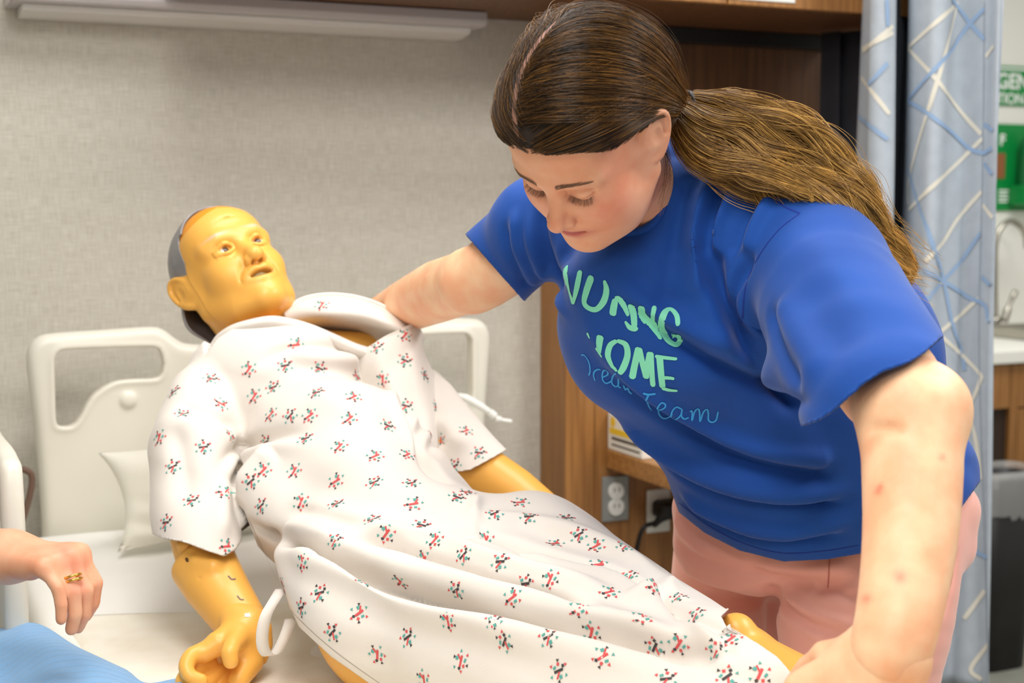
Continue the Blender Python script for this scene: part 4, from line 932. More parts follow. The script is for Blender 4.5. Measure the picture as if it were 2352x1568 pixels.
o, VD, FD = sheet('front_flap', [
  [(818, 812, 2.325), (862, 788, 2.315), (895, 770, 2.32), (925, 756, 2.325), (946, 744, 2.34), (962, 752, 2.37), (976, 775, 2.40)],
  [(812, 825, 2.315), (860, 797, 2.295), (898, 782, 2.30), (926, 770, 2.305), (948, 765, 2.32), (963, 775, 2.36), (970, 800, 2.40)],
  [(822, 862, 2.305), (872, 850, 2.275), (905, 850, 2.275), (930, 850, 2.28), (955, 850, 2.29), (976, 850, 2.32), (996, 860, 2.37)],
  [(862, 925, 2.285), (902, 920, 2.26), (928, 920, 2.26), (945, 920, 2.265), (966, 920, 2.27), (986, 920, 2.29), (1010, 925, 2.34)],
  [(915, 1000, 2.255), (938, 1000, 2.235), (955, 1000, 2.235), (965, 1000, 2.24), (981, 1000, 2.24), (996, 1000, 2.26), (1015, 1005, 2.32)],
  [(952, 1062, 2.22), (970, 1065, 2.205), (984, 1068, 2.20), (989, 1071, 2.205), (994, 1074, 2.22), (1003, 1076, 2.26), (1015, 1078, 2.32)]], 60, 70, mk, M_gown)
tube('collar_binding', smoothline([P(x, y, d - .004) for x, y, d in [(656, 715, 2.35), (690, 688, 2.365), (745, 676, 2.375), (810, 680, 2.385), (870, 698, 2.385), (925, 727, 2.375), (945, 744, 2.335), (925, 757, 2.32), (895, 771, 2.315), (868, 787, 2.31), (846, 806, 2.305)]], 70), .0032, M_gown, mk, 8)
# ties: loop by the hand, edge binding, snap button
q = [(646, 1352, 1.90), (632, 1375, 1.87), (612, 1410, 1.85), (603, 1450, 1.845), (604, 1485, 1.85), (616, 1504, 1.86), (634, 1498, 1.87), (650, 1470, 1.88), (662, 1440, 1.89), (668, 1420, 1.90)]
q = smoothline([P(*a) for a in q], 50); T_ = np.gradient(q, axis=0); T_ /= np.linalg.norm(T_, axis=1)[:, None]; sd_ = np.cross(T_, FWD * .6 - RGT * .0 + UPV * .3); sd_ = FWD * .55 + RGT * .85; sd_ /= np.linalg.norm(sd_)
V = np.vstack([q - sd_ * .0085, q, q + sd_ * .0085]); L_ = len(q); F = [(k * L_ + i, k * L_ + i + 1, (k + 1) * L_ + i + 1, (k + 1) * L_ + i) for k in range(2) for i in range(L_ - 1)]
solid(pydata('tie_strap', V, F, M_gown, mk), .0012)
sn = P(996, 1077, 2.185); V, F = tube_data([sn, sn - FWD * .004], .009, 16); sb = pydata('snap_button', V, F, mat('orange_snap', srgb(226, 110, 50), .4), mk); sb['label'] = 'orange snap button'
# printed motifs: small bars, triangles and dots in red, teal and charcoal
MOT = [(485, 870), (572, 848), (655, 840), (679, 792), (733, 846), (795, 790), (628, 890), (508, 928), (420, 950), (585, 910), (667, 955), (812, 912), (727, 902), (712, 955), (866, 797), (803, 962), (890, 978), (530, 1000), (467, 1027), (623, 952), (702, 1008), (780, 1026), (612, 1015), (862, 1048), (397, 1072), (367, 1005), (440, 1150), (516, 1130), (382, 1200), (520, 1255), (576, 1106), (605, 1080), (600, 1162), (692, 1152), (772, 1158), (773, 1105), (860, 1108), (677, 1082), (855, 1193), (950, 1158), (1050, 1143), (1075, 1132), (770, 1240), (888, 1225), (968, 1207), (1000, 1240), (1065, 1275), (975, 1285), (735, 1362), (652, 1345), (693, 1395), (826, 1408), (764, 1452), (920, 1335), (1048, 1355), (1030, 1425), (938, 1463), (868, 1502), (1160, 1473), (1060, 1518), (1135, 1425), (1178, 1372), (1208, 1340), (1275, 1250), (1215, 1187), (1195, 1155), (1300, 1190), (1375, 1298), (1330, 1228), (1330, 1397), (1435, 1255), (1265, 1330), (1260, 1462), (1385, 1508), (1285, 1540), (1500, 1345), (1560, 1370), (1475, 1418), (1448, 1322), (1360, 1450), (1505, 1485), (1560, 1478), (1645, 1492), (1680, 1468), (1600, 1410), (1745, 1548), (1670, 1555), (975, 1560), (1530, 1560), (1400, 1360), (1150, 1290), (1370, 1255), (945, 1110), (935, 1045), (1135, 1180), (818, 865), (400, 900), (1115, 1240), (835, 1340), (695, 1290)]
MOTF = [(930, 828), (880, 870), (1000, 935), (990, 1000), (1045, 1070), (1015, 1010), (975, 862), (1070, 990), (1100, 1040), (930, 770), (932, 932), (740, 700)]
inks = {'red_print': mat('coral_red_ink', srgb(214, 84, 84), .8), 'teal_print': mat('teal_ink', srgb(90, 165, 155), .8), 'charcoal_print': mat('charcoal_ink', srgb(66, 62, 62), .8)}
def motif(kind, rnd):
    """list of (ink, polygon in mm)"""
    out = []
    def bar(i, x, y, l, w, a):
        c, s_ = math.cos(a), math.sin(a); out.append((i, [(x + c * u * l / 2 - s_ * v * w / 2, y + s_ * u * l / 2 + c * v * w / 2) for u, v in ((-1, -1), (1, -1), (1, 1), (-1, 1))]))
    def tri(i, x, y, r, a): out.append((i, [(x + r * math.cos(a + k * 2.094), y + r * math.sin(a + k * 2.094)) for k in range(3)]))
    a = .95 + (.5 if kind else 0)
    bar(2 if not kind else 0, 0, 0, 13, 3.2, a); bar(0, 2.5, -4, 10, 2.4, a + .9); bar(0, -5.0, 5.5, 3.6, 3.6, .4); bar(1, 6.5, -3.5, 4.2, 4.2, a); bar(1, -6.5, -1.0, 4.5, 3, 1.2); bar(2, 1.5, 8.2, 3.6, 3.4, .7)
    for k in range(6):
        t = k * 1.05 + rnd * .8; tri((1, 0, 2, 0, 1, 2)[k], 11.5 * math.cos(t), 12 * math.sin(t), 2.5, t * 2.3)
    return out
def print_motifs(spots, trees, parent):
    Vs, Fs = {k: [] for k in inks}, {k: [] for k in inks}; names = list(inks)
    for ix, (px, py) in enumerate(spots):
        for tr in trees:
            a, nn = cast(tr, px, py)
            if a is not None: break
        if a is None: continue
        if nn @ (CAM - a) < 0: nn = -nn
        ax = P(1700, 1480, 1.7) - P(640, 900, 2.3); th = random.uniform(-.5, .5) + (3.14 if ix % 2 else 0); e1 = ax - nn * (ax @ nn); e1 /= np.linalg.norm(e1); e2 = np.cross(nn, e1); e1, e2 = e1 * math.cos(th) + e2 * math.sin(th), e2 * math.cos(th) - e1 * math.sin(th)
        for ink, poly in motif(ix % 2, random.random()):
            key = names[ink]; base = len(Vs[key]); ok = []
            cx, cy = sum(p[0] for p in poly) / len(poly), sum(p[1] for p in poly) / len(poly)
            for x, y in poly:
                h, n2, _, dd = tr.find_nearest(Vector(a + (e1 * x + e2 * y) * .00100)); n2 = np.array(n2); n2 = n2 if n2 @ nn > 0 else -n2; ok.append(np.array(h) + n2 * .0016)
            Vs[key] += ok; Fs[key].append(tuple(range(base, base + len(poly))))
    for k in inks:
        o = pydata(k, Vs[k], Fs[k], inks[k], parent); o['kind'] = 'stuff'; o['label'] = {'red_print': 'coral red printed marks', 'teal_print': 'teal printed marks', 'charcoal_print': 'charcoal printed marks'}[k]
ftree = bvh(*join([(VD, FD), (VC, FC)]))
print_motifs(MOT + [m_ for m_ in MOTF], [gtree], gown) if False else None
alltree = bvh(*join([(VG, FG), (VD, FD), (VC, FC)])); print_motifs(MOT + MOTF, [alltree], gown)
# piped seam along the near edge of the gown
edge = [(560, 1188), (600, 1272), (625, 1332), (650, 1390), (692, 1438), (762, 1500), (845, 1560), (900, 1595)]
ribbon(gtree, [(x + 8, y - 6) for x, y in edge], .0006, mat('edge_thread', srgb(176, 166, 154), .8), gown, 'edge_stitching', .0012, 60)
# ================================================================== THE WOMAN
WPX = [((0, .120, -.036), (1275, 525)), ((0, .088, -.106), (1352, 570)), ((-.044, .072, 0), (1362, 428)), ((-.017, .080, -.002), (1305, 442)), ((.044, .072, 0), (1196, 432)), ((.017, .08, -.002), (1232, 443)), ((-.025, .085, -.066), (1358, 524)), ((0, .099, -.066), (1313, 541)), ((-.012, .095, .018), (1272, 437)), ((-.045, .076, .022), (1358, 420)), ((-.073, -.008, .022), (1508, 302)), ((-.070, .004, -.034), (1497, 368)), ((0, .092, .006), (1252, 446))]
RW, TW = solve_pose([q[0] for q in WPX], [q[1] for q in WPX], 1.70, face_frame(-RGT * .55 - FWD * .45 - UPV * .7, UPV - RGT * .5), wd=300)
TW = TW + UPV * .0055
def w2w(p): return np.asarray(p, float) @ RW.T + TW
woman = empty('person', (float(P(1900, 1200, 2.05)[0]), float(P(1900, 1200, 2.05)[1]), 0), 'woman in blue t-shirt and pink trousers leaning over the bed, long brown ponytail', 'person')
wf = head_field(False)
for sg in (-1, 1):
    wf.ell((sg * .0305, .0770, -.003), (.0155, .0120, .0125), k=.004)
    wf.chain([(sg * .015, .0870, -.0035), (sg * .030, .0905, -.0085), (sg * .046, .0775, -.004)], .0014, k=.0025, op='s', n=14)    # lash line of the lowered lid
    wf.chain([(sg * .016, .0875, .0050), (sg * .030, .0900, .0085), (sg * .047, .077, .004)], .0010, k=.003, op='s', n=14)
wf.chain([(-.024, .0855, -.0645), (-.009, .0965, -.0595), (0, .0975, -.0610), (.009, .0965, -.0595), (.024, .0855, -.0645)], .0044, k=.005, n=16)
wf.chain([(-.022, .0850, -.0700), (-.009, .0945, -.0725), (0, .0955, -.0730), (.009, .0945, -.0725), (.022, .0850, -.0700)], .0050, k=.006, n=16)
wf.chain([(-.0290, .084, -.0650), (-.010, .1010, -.0662), (0, .1025, -.0668), (.010, .1010, -.0662), (.0290, .084, -.0650)], .0014, k=.004, op='s', n=16)
for sg in (-1, 1): wf.ell((sg * .042, .045, -.062), (.022, .028, .028), k=.03)      # full cheeks
wf.ell((0, .045, -.098), (.03, .03, .016), k=.03)
neckc = P(1555, 600, 1.87); nl = (neckc - TW) @ RW
wf.chain([(0, -.025, -.05), nl * .5 + np.array((0, -.03, -.05)) * .5, nl], [.054, .047, .050], k=.03)
V, F = wf.mesh(np.minimum((-.1, -.13, -.14), nl - .08), np.maximum((.1, .135, .14), nl + .08), .0017); V = relax(V, F, 1, .5)
sk_ = np.array(srgb(236, 180, 144)); col = np.tile(sk_, (len(V), 1))
def mixc(c, w): 
    global col; col = col + (np.array(c) - col) * np.clip(w, 0, 1)[:, None]
for sg in (-1, 1):
    mixc(srgb(224, 130, 108), blob(V, (sg * .046, .066, -.034), (.026, .03, .024)) * .85)
    mixc(srgb(196, 124, 104), blob(V, (sg * .017, .084, -.008), (.008, .012, .008)) * .5)
    mixc(srgb(150, 84, 66), blob(V, (sg * .0070, .104, -.0475), (.003, .006, .003)) * .8)
    mixc(srgb(205, 140, 118), blob(V, (sg * .031, .088, -.014), (.016, .012, .005)) * .5)
mixc(srgb(222, 146, 124), blob(V, (0, .111, -.037), (.014, .02, .010)) * .6)
mixc(srgb(196, 98, 92), blob(V, (0, .093, -.0665), (.0255, .018, .0082), 1.3) * 1.5)
mixc(srgb(140, 62, 58), blob(V, (0, .098, -.0664), (.026, .02, .0013)) * .6)
for c_ in ((-.030, .082, .036), (-.058, .055, .012), (-.052, .055, -.012)): mixc(srgb(200, 90, 78), blob(V, c_, (.0022,) * 3) * .7)
M_skin = mat('human_skin', (1, 1, 1), .48, srgb(250, 226, 218), 26, None, .12, 420, .0006, attr=True, spec=.4, sss=.12)
# ---- body: arms and trunk core
Bw = Field()
Bw.chain([neckc, P(1640, 700, 1.88)], [.065, .10], k=.04)
C(Bw, [(1240, 520, 1.98, .050), (1560, 575, 1.88, .05), (1870, 640, 1.71, .040)], .04)
E(Bw, 1590, 780, 1.93, 180, 200, .08, 0, .05); E(Bw, 1780, 980, 1.99, 220, 210, .10, 0, .05); E(Bw, 1900, 1150, 2.04, 290, 170, .14, 0, .05)
C(Bw, [(1240, 530, 1.99, .055), (1170, 590, 2.03, .052), (1115, 632, 2.06, .0485), (1085, 645, 2.08, .0475)], .02)      # her right arm
C(Bw, [(1085, 643, 2.08, .046), (1010, 668, 2.24, .0490), (930, 704, 2.43, .0440), (860, 735, 2.53, .034), (815, 762, 2.56, .029)], .012)
C(Bw, [(1880, 660, 1.70, .042), (1960, 790, 1.58, .053), (2040, 880, 1.49, .0545), (2092, 945, 1.43, .048)], .02)         # her left arm
C(Bw, [(2092, 960, 1.42, .0485), (2095, 1060, 1.40, .0490), (2092, 1200, 1.37, .0455), (2078, 1330, 1.34, .0415), (2058, 1440, 1.32, .0385), (2042, 1500, 1.315, .0375)], .03, n=14)
Bw.ell(P(2148, 935, 1.425), (.027, .027, .030), k=.03)
Bw.chain([P(1985, 985, 1.395), P(2060, 985, 1.372)], .0030, k=.012, op='s')
VB, FB = Bw.mesh((.1, .8, .75), (1.65, 2.45, 1.55), .004)
VB, FB = cut(VB, FB, lambda V: np.where(proj(V)[0][:, 1] < 1100, 1., (1190 - proj(V)[0][:, 1]) / 1500) if False else np.ones(len(V)))
VB = relax(VB, FB, 1)
# hands
Hl = Field(); wp = P(2045, 1500, 1.318); Dl = P(1905, 1615, 1.33) - wp
hand(Hl, wp, Dl, -UPV * .75 + FWD * .55 - RGT * .2, 1.05, curls=[(.35, .75, .55), (.4, .8, .6), (.45, .8, .6), (.5, .85, .6)], thumb=(.25, .35), side=-1, k=.007, th=1.1)
Hl.chain([wp + UPV * .03 * 0, P(2010, 1530, 1.32)], [.036, .028], k=.03); VL, FL = Hl.mesh(P(1930, 1600, 1.34) - .17, P(1930, 1600, 1.34) + .17, .0026); VL = relax(VL, FL, 1)
Hr = Field(); wp2 = P(815, 762, 2.56); hand(Hr, wp2, P(700, 830, 2.57) - wp2, -UPV * .2 - FWD * .9, 1.0, curl=(.3, .35, .3), side=1)
VR, FR = Hr.mesh(wp2 - .22, wp2 + .16, .003)
def armcol(V):
    c = np.tile(sk_ * .98 + .02 * np.ones(3), (len(V), 1)); c = np.tile(np.array(srgb(246, 202, 162)), (len(V), 1))
    for q, r in (((2017, 1128, 1.33), .004), ((2022, 1118, 1.33), .003), ((2068, 1325, 1.30), .006), ((1990, 1375, 1.3), .005), ((2165, 1050, 1.37), .003)):
        h = P(*q); p, d = proj(V); w = np.exp(-(((p[:, 0] - q[0]) ** 2 + (p[:, 1] - q[1]) ** 2) / (r * FPX / 1.35) ** 2)) * (d < 1.42); c = c + (np.array(srgb(226, 132, 108)) - c) * (w * .7)[:, None]
    return c
Vh = w2w(V); parts = [(Vh, F), (VB, FB), (VL, FL), (VR, FR)]; Vj, Fj = join(parts)
cc = np.vstack([col, armcol(VB), armcol(VL), armcol(VR)]); body = npmesh('body', Vj, Fj, M_skin, woman, colors=cc)
htree_w = bvh(Vh, F)
# ---- t-shirt
T = Field()
C(T, [(1235, 515, 1.98, .066), (1400, 535, 1.93, .080), (1575, 545, 1.87, .092), (1740, 545, 1.78, .086), (1890, 620, 1.68, .074)], .05)
E(T, 1570, 740, 1.88, 290, 245, .150, 0, .05); E(T, 1755, 955, 1.96, 345, 245, .165, -32, .05); E(T, 1895, 1110, 2.02, 345, 240, .175, 0, .05)
E(T, 1955, 830, 1.92, 205, 250, .11, 0, .05)
E(T, 1480, 640, 1.80, 150, 130, .07, 0, .05); C(T, [(1592, 395, 1.81, .050), (1586, 455, 1.80, .060), (1650, 520, 1.84, .08)], .05)
TSL = Field(); C(TSL, [(1870, 610, 1.70, .078), (1915, 700, 1.63, .086), (1975, 820, 1.54, .086), (2035, 930, 1.46, .084)], .02)
TSR = Field(); C(TSR, [(1250, 520, 1.98, .066), (1195, 560, 2.02, .063), (1120, 625, 2.06, .064), (1060, 680, 2.09, .066)], .02)
TA = Field(); TA.ops = T.ops + [(TSL.ops[0][0], .020, 'u'), (TSR.ops[0][0], .022, 'u')]
VT, FT = TA.mesh((.35, 1.0, .78), (1.75, 2.3, 1.56), .0038); VT = relax(VT, FT, 2)
tt = bvh(VT, FT)
SF = [
 ([(1655, 520), (1640, 600), (1668, 700), (1710, 790), (1770, 870), (1840, 950)], .012, -.014, .15), ([(1700, 530), (1690, 640), (1730, 760), (1800, 870)], .022, .010, .2), ([(1610, 500), (1600, 600), (1625, 700), (1680, 820)], .020, .008, .2),
 ([(1735, 560), (1705, 640), (1700, 720), (1735, 800)], .008, -.007, .2),
 ([(1640, 400), (1605, 480), (1590, 600), (1600, 700)], .008, .006, .2), ([(1665, 410), (1635, 500), (1620, 600)], .008, -.006, .2), ([(1700, 420), (1660, 500), (1645, 600)], .009, .008, .2), ([(1745, 440), (1700, 520), (1680, 600)], .008, -.005, .2), ([(1775, 450), (1735, 520), (1710, 590)], .009, .006, .2), ([(1590, 400), (1560, 480), (1548, 600)], .010, -.005, .2),
 ([(1375, 615), (1420, 680), (1500, 745), (1620, 820), (1760, 890), (1900, 940)], .009, -.010, .2), ([(1390, 600), (1440, 670), (1540, 740), (1660, 800), (1800, 860)], .016, .008, .25),
 ([(1330, 700), (1385, 800), (1470, 890), (1600, 970), (1760, 1040), (1960, 1060)], .012, .007, .2), ([(1330, 790), (1420, 890), (1560, 985), (1720, 1065), (1960, 1095)], .013, -.010, .2),
 ([(1420, 950), (1530, 1040), (1660, 1100), (1820, 1130), (1970, 1120)], .014, .008, .2), ([(1440, 985), (1560, 1085), (1700, 1140), (1850, 1160), (1975, 1145)], .010, -.009, .2),
 ([(1530, 1110), (1650, 1180), (1800, 1215), (1970, 1190)], .012, .007, .2), ([(1560, 1150), (1680, 1215), (1820, 1240), (1970, 1222)], .009, -.006, .2),
 ([(1210, 470), (1225, 560), (1270, 660), (1320, 740)], .009, .006, .2), ([(1240, 460), (1255, 560), (1300, 660)], .009, -.006, .2), ([(1180, 470), (1190, 560), (1230, 650)], .009, .005, .2), ([(1160, 500), (1170, 580), (1215, 660)], .008, -.004, .2), ([(1290, 520), (1300, 600), (1340, 680)], .012, .004, .2),
 ([(1560, 560), (1540, 660), (1560, 740)], .02, -.006, .3), ([(1450, 590), (1480, 660), (1540, 730)], .02, -.006, .3),
 ([(1870, 520), (1900, 600), (1960, 680), (2020, 760)], .03, .004, .3), ([(1760, 700), (1800, 800), (1850, 900)], .014, -.006, .2), ([(1790, 680), (1850, 800), (1890, 880)], .02, .005, .2), ([(1850, 640), (1900, 760), (1960, 860)], .03, -.004, .3),
 ([(2180, 850), (2215, 960), (2235, 1060)], .012, .006, .2), ([(2195, 900), (2190, 1000), (2220, 1100)], .012, -.006, .2),
]
SF = [(a_, w_, h_ * 1.75, t_) for a_, w_, h_, t_ in SF]; VT = folds(VT, FT, tt, SF)
tax = unit(P(1990, 1120, 2.0) - P(1350, 720, 1.8)); tn = unit(np.cross(tax, FWD)); qa, qb, qc = VT @ tax, VT @ tn, VT @ np.cross(tax, tn); pq, _ = proj(VT); lw = smooth01((pq[:, 1] - 760) / 200)
VT = VT + vnormals(VT, FT) * np.array([MN.noise(Vector((a * 4, b * 17, c * 8))) * .0085 * l + MN.noise(Vector((a * 8, b * 12, c * 8))) * .0060 * (1 - l) + MN.noise(Vector((a * 22, b * 30, c * 22))) * .0010 for a, b, c, l in zip(qa, qb, qc, lw)])[:, None]
def g_shirt(V):
    p, d = proj(V); x, y = p[:, 0], p[:, 1]; s_ = 1 / 1700.
    v32 = V.astype(np.float32); a, b, c = T.eval(v32), TSL.eval(v32), TSR.eval(v32)
    L_ = (b < a - .004) | ((y > 700) & (b < a + .01) & (d < 1.70)); R_ = c < a - .004
    hem = (pline(x, [(1480, 1080), (1550, 1166), (1620, 1222), (1700, 1262), (1800, 1287), (1900, 1282), (1980, 1268), (2100, 1232), (2205, 1166), (2260, 1090)]) - y) * s_
    ha, hb = np.array((1845, 977.)), np.array((2130, 795.)); n_ = np.array((-(hb - ha)[1], (hb - ha)[0])); n_ /= np.linalg.norm(n_)
    sl = -((x - ha[0]) * n_[0] + (y - ha[1]) * n_[1]) / 2100. + .004 * np.sin((x - 1845) * .03)
    hc, hd = np.array((1100, 572.)), np.array((1192, 676.)); m_ = np.array((-(hd - hc)[1], (hd - hc)[0])); m_ /= np.linalg.norm(m_)
    sr = -((x - hc[0]) * m_[0] + (y - hc[1]) * m_[1]) / 1600.
    r = np.where(L_, sl, np.where(R_, sr, hem))
    nk = NKR - np.linalg.norm(np.cross(V - NKC, NKA), axis=1); nk = np.where((V - NKC) @ NKA > -.13, -nk, 9)
    return np.minimum(r, nk)
NKC = P(1443, 458, 1.78); NKA = w2w((0, -.02, -.07)) - P(1620, 640, 1.90); NKA /= np.linalg.norm(NKA); NKR = .052
VT, FT = cut(VT, FT, g_shirt)
M_shirt = mat('royal_blue_jersey', srgb(0, 72, 160), .85, srgb(0, 64, 146), 5, None, .22, 900, .0006, sheen=.12, bstretch=(1, 1, 3))
shirt = npmesh('t_shirt', VT, FT, M_shirt, woman); solid(shirt, .0028); shirt['label'] = 'royal blue t-shirt with mint lettering'
st = bvh(VT, FT)
# collar ribbing
u = np.cross(NKA, (0, 0, 1)); u /= np.linalg.norm(u); v = np.cross(NKA, u)
eg = np.sort(np.vstack([FT[:, [k, (k + 1) % 4]] for k in range(4)]), 1); ue, ct_ = np.unique(eg, axis=0, return_counts=True); bv = np.unique(ue[ct_ == 1]); X_ = VT[bv]
rel = X_ - NKC; rad = np.linalg.norm(np.cross(rel, NKA), axis=1); X_ = X_[(rad < NKR * 1.3) & (np.linalg.norm(rel, axis=1) < .2)]; an_ = np.arctan2((X_ - NKC) @ v, (X_ - NKC) @ u); order = np.argsort(an_); X_, an_ = X_[order], an_[order]
print('collar verts', len(X_)); ring = []
for k in range(60):
    a = -math.pi + 2 * math.pi * k / 60; w = np.exp(-((np.angle(np.exp(1j * (an_ - a)))) / .09) ** 2) + 1e-12; ring.append((X_ * w[:, None]).sum(0) / w.sum())
ring = np.array(ring)
V, F = tube_data(ring, .0062, 8, False, True); pydata('collar', V, F, M_shirt, shirt)
M_stitch = mat('blue_stitching', srgb(14, 46, 140), .9)
for l_ in ([(1838, 492), (1790, 530), (1745, 590), (1715, 660), (1705, 740)], [(1760, 445), (1800, 475), (1838, 492)]): ribbon(st, l_, .0010, M_stitch, shirt, 'seam', .0018, 30)
for o1, o2 in ((( -14, -12), (-10, -14)),): ribbon(st, [(1845 - 14, 965 - 10), (1940, 895), (2040, 832), (2122, 780)], .0008, M_stitch, shirt, 'hem_stitching', .0018, 40)
ribbon(st, [(1560, 1152), (1630, 1206), (1710, 1246), (1800, 1268), (1900, 1262), (1970, 1250)], .0008, M_stitch, shirt, 'hem_stitching', .0018, 50)
# lettering, in coordinates of a 3.136x enlargement whose corner is (1250, 550)
M_mint = mat('mint_print', srgb(130, 226, 190), .6); M_sky = mat('sky_blue_print', srgb(40, 150, 222), .6)
Z = lambda pts: [(1250 + x / 3.136, 550 + y / 3.136) for x, y in pts]
def stroke(pts, w, m, name, off=.0022, n=None, cap=True):
    q = smoothline(Z(pts), n or max(10, 6 * len(pts))); q = [tuple(a) for a in q]; A, N_ = [], []
    for x, y in q:
        a, nn = cast(st, x, y)
        if a is None: continue
        if nn @ (CAM - a) < 0: nn = -nn
        A.append(a); N_.append(nn)
    if len(A) < 3: return None
    A = np.array(A); N_ = np.array(N_); N_ = N_ + 0 * N_; Tn = np.gradient(A, axis=0); Tn /= np.linalg.norm(Tn, axis=1)[:, None] + 1e-9; Sd = np.cross(N_, Tn); Sd /= np.linalg.norm(Sd, axis=1)[:, None] + 1e-9
    m_ = len(A); ww = np.interp(np.linspace(0, 1, m_), np.linspace(0, 1, len(np.atleast_1d(w))), np.atleast_1d(w)) / 3.136 / FPX * 1.76 / 2 * 1.12
    e = np.minimum(np.arange(m_), np.arange(m_)[::-1]) / max(m_ - 1, 1) * np.linalg.norm(np.diff(A, axis=0), axis=1).sum(); ww = ww * np.sqrt(np.clip(1 - (1 - np.clip(e / (ww * .6 + 1e-6), 0, 1)) ** 2, .25, 1))
    V = []
    for k in (-1, -.5, 0, .5, 1):
        for a, nn, s_, w_ in zip(A, N_, Sd, ww):
            o_ = a + s_ * w_ * k; h = st.ray_cast(Vector(o_ + nn * .012), Vector(-nn), .03)
            h = np.array(h[0]) if h[0] is not None else np.array(st.find_nearest(Vector(o_))[0]); V.append(h + nn * off)
    F = [(k * m_ + i, k * m_ + i + 1, (k + 1) * m_ + i + 1, (k + 1) * m_ + i) for k in range(4) for i in range(m_ - 1)]
    return np.array(V), np.array(F)
def letter(strokes, m, name):
    ps = [stroke(p, w, m, name, .0022 + .00012 * i) for i, (p, w) in enumerate(strokes)]; ps = [p for p in ps if p is not None]
    if ps: V, F = join(ps); o = npmesh(name, V, F, m, shirt, smooth=True); return o
letter([([(158, 208), (160, 260), (164, 320)], [66, 60, 30]), ([(160, 260), (190, 370), (218, 462)], [58, 44, 36]), ([(270, 224), (245, 340), (218, 462)], [52, 46, 34])], M_mint, 'letter_n')
letter([([(350, 262), (312, 370), (296, 450), (330, 492), (385, 498), (435, 440), (452, 360), (438, 292)], [58, 54, 44, 34, 36, 46, 40, 20])], M_mint, 'letter_u')
letter([([(514, 425), (505, 480), (497, 545)], [36, 46, 48]), ([(510, 425), (540, 425), (570, 470), (605, 550)], [28, 34, 36, 22])], M_mint, 'letter_r')
letter([([(585, 585), (618, 628), (655, 640), (672, 628)], [14, 34, 34, 20])], M_mint, 'letter_s')
letter([([(625, 460), (640, 540), (652, 630)], [42, 44, 36])], M_mint, 'letter_i')
letter([([(706, 475), (712, 560), (722, 610)], [54, 46, 20]), ([(706, 500), (770, 620), (838, 722)], [40, 44, 26]), ([(790, 482), (792, 590), (800, 670)], [30, 34, 26])], M_mint, 'letter_n')
letter([([(962, 618), (950, 550), (905, 508), (862, 545), (848, 640), (880, 722), (940, 762), (975, 735)], [30, 34, 30, 44, 50, 46, 36, 34]), ([(912, 688), (985, 680)], [26, 30]), ([(980, 684), (972, 745)], [34, 34])], M_mint, 'letter_g')
letter([([(318, 668), (336, 708)], [26, 14]), ([(410, 686), (402, 750), (404, 815)], [52, 48, 34]), ([(380, 775), (424, 842)], [22, 18])], M_mint, 'letter_h')
letter([([(528, 722), (590, 752), (604, 830), (572, 920), (545, 962)], [26, 40, 42, 44, 34]), ([(528, 722), (480, 758), (462, 830), (490, 900), (530, 945)], [26, 38, 40, 30, 18])], M_mint, 'letter_o')
letter([([(684, 772), (660, 880), (632, 1000)], [44, 44, 44]), ([(684, 775), (712, 890), (738, 995)], [42, 38, 36]), ([(762, 805), (745, 900), (738, 995)], [34, 34, 36]), ([(768, 805), (776, 920), (786, 1052)], [40, 36, 34])], M_mint, 'letter_m')
letter([([(832, 838), (842, 950), (855, 1062)], [44, 42, 40]), ([(800, 836), (880, 848), (956, 857)], [24, 24, 20]), ([(850, 988), (900, 990), (938, 996)], [26, 24, 20]), ([(850, 1060), (900, 1074), (962, 1080)], [28, 26, 18])], M_mint, 'letter_e')
sc_ = lambda pts, nm: letter([(pts, [11])], M_sky, nm)
sc_([(275, 828), (300, 830), (330, 880), (338, 940), (328, 972)], 'letter_d'); sc_([(372, 1010), (362, 965), (372, 940), (392, 928), (412, 930)], 'letter_r')
sc_([(425, 985), (460, 965), (462, 940), (440, 932), (424, 955), (425, 1000), (450, 1028), (488, 1012)], 'letter_e')
sc_([(525, 955), (500, 975), (488, 1020), (510, 1050), (532, 1042), (540, 990), (535, 1045), (552, 1062)], 'letter_a'); sc_([(572, 1040), (585, 1075), (600, 1062), (612, 1090), (628, 1105)], 'letter_m')
letter([([(712, 1102), (750, 1112), (802, 1106)], [14]), ([(752, 1110), (738, 1150), (750, 1195), (770, 1226)], [14, 12, 10, 6])], M_sky, 'letter_t')
sc_([(820, 1222), (862, 1208), (868, 1182), (842, 1172), (820, 1200), (822, 1250), (852, 1282), (890, 1278), (920, 1250)], 'letter_e')
sc_([(988, 1215), (950, 1200), (918, 1232), (915, 1272), (945, 1286), (978, 1260), (990, 1212), (984, 1262), (1005, 1286), (1038, 1278)], 'letter_a')
sc_([(1045, 1232), (1062, 1230), (1060, 1300), (1080, 1235), (1108, 1208), (1118, 1240), (1118, 1306), (1145, 1235), (1172, 1212), (1182, 1245), (1180, 1290), (1205, 1312), (1238, 1290), (1252, 1228)], 'letter_m')
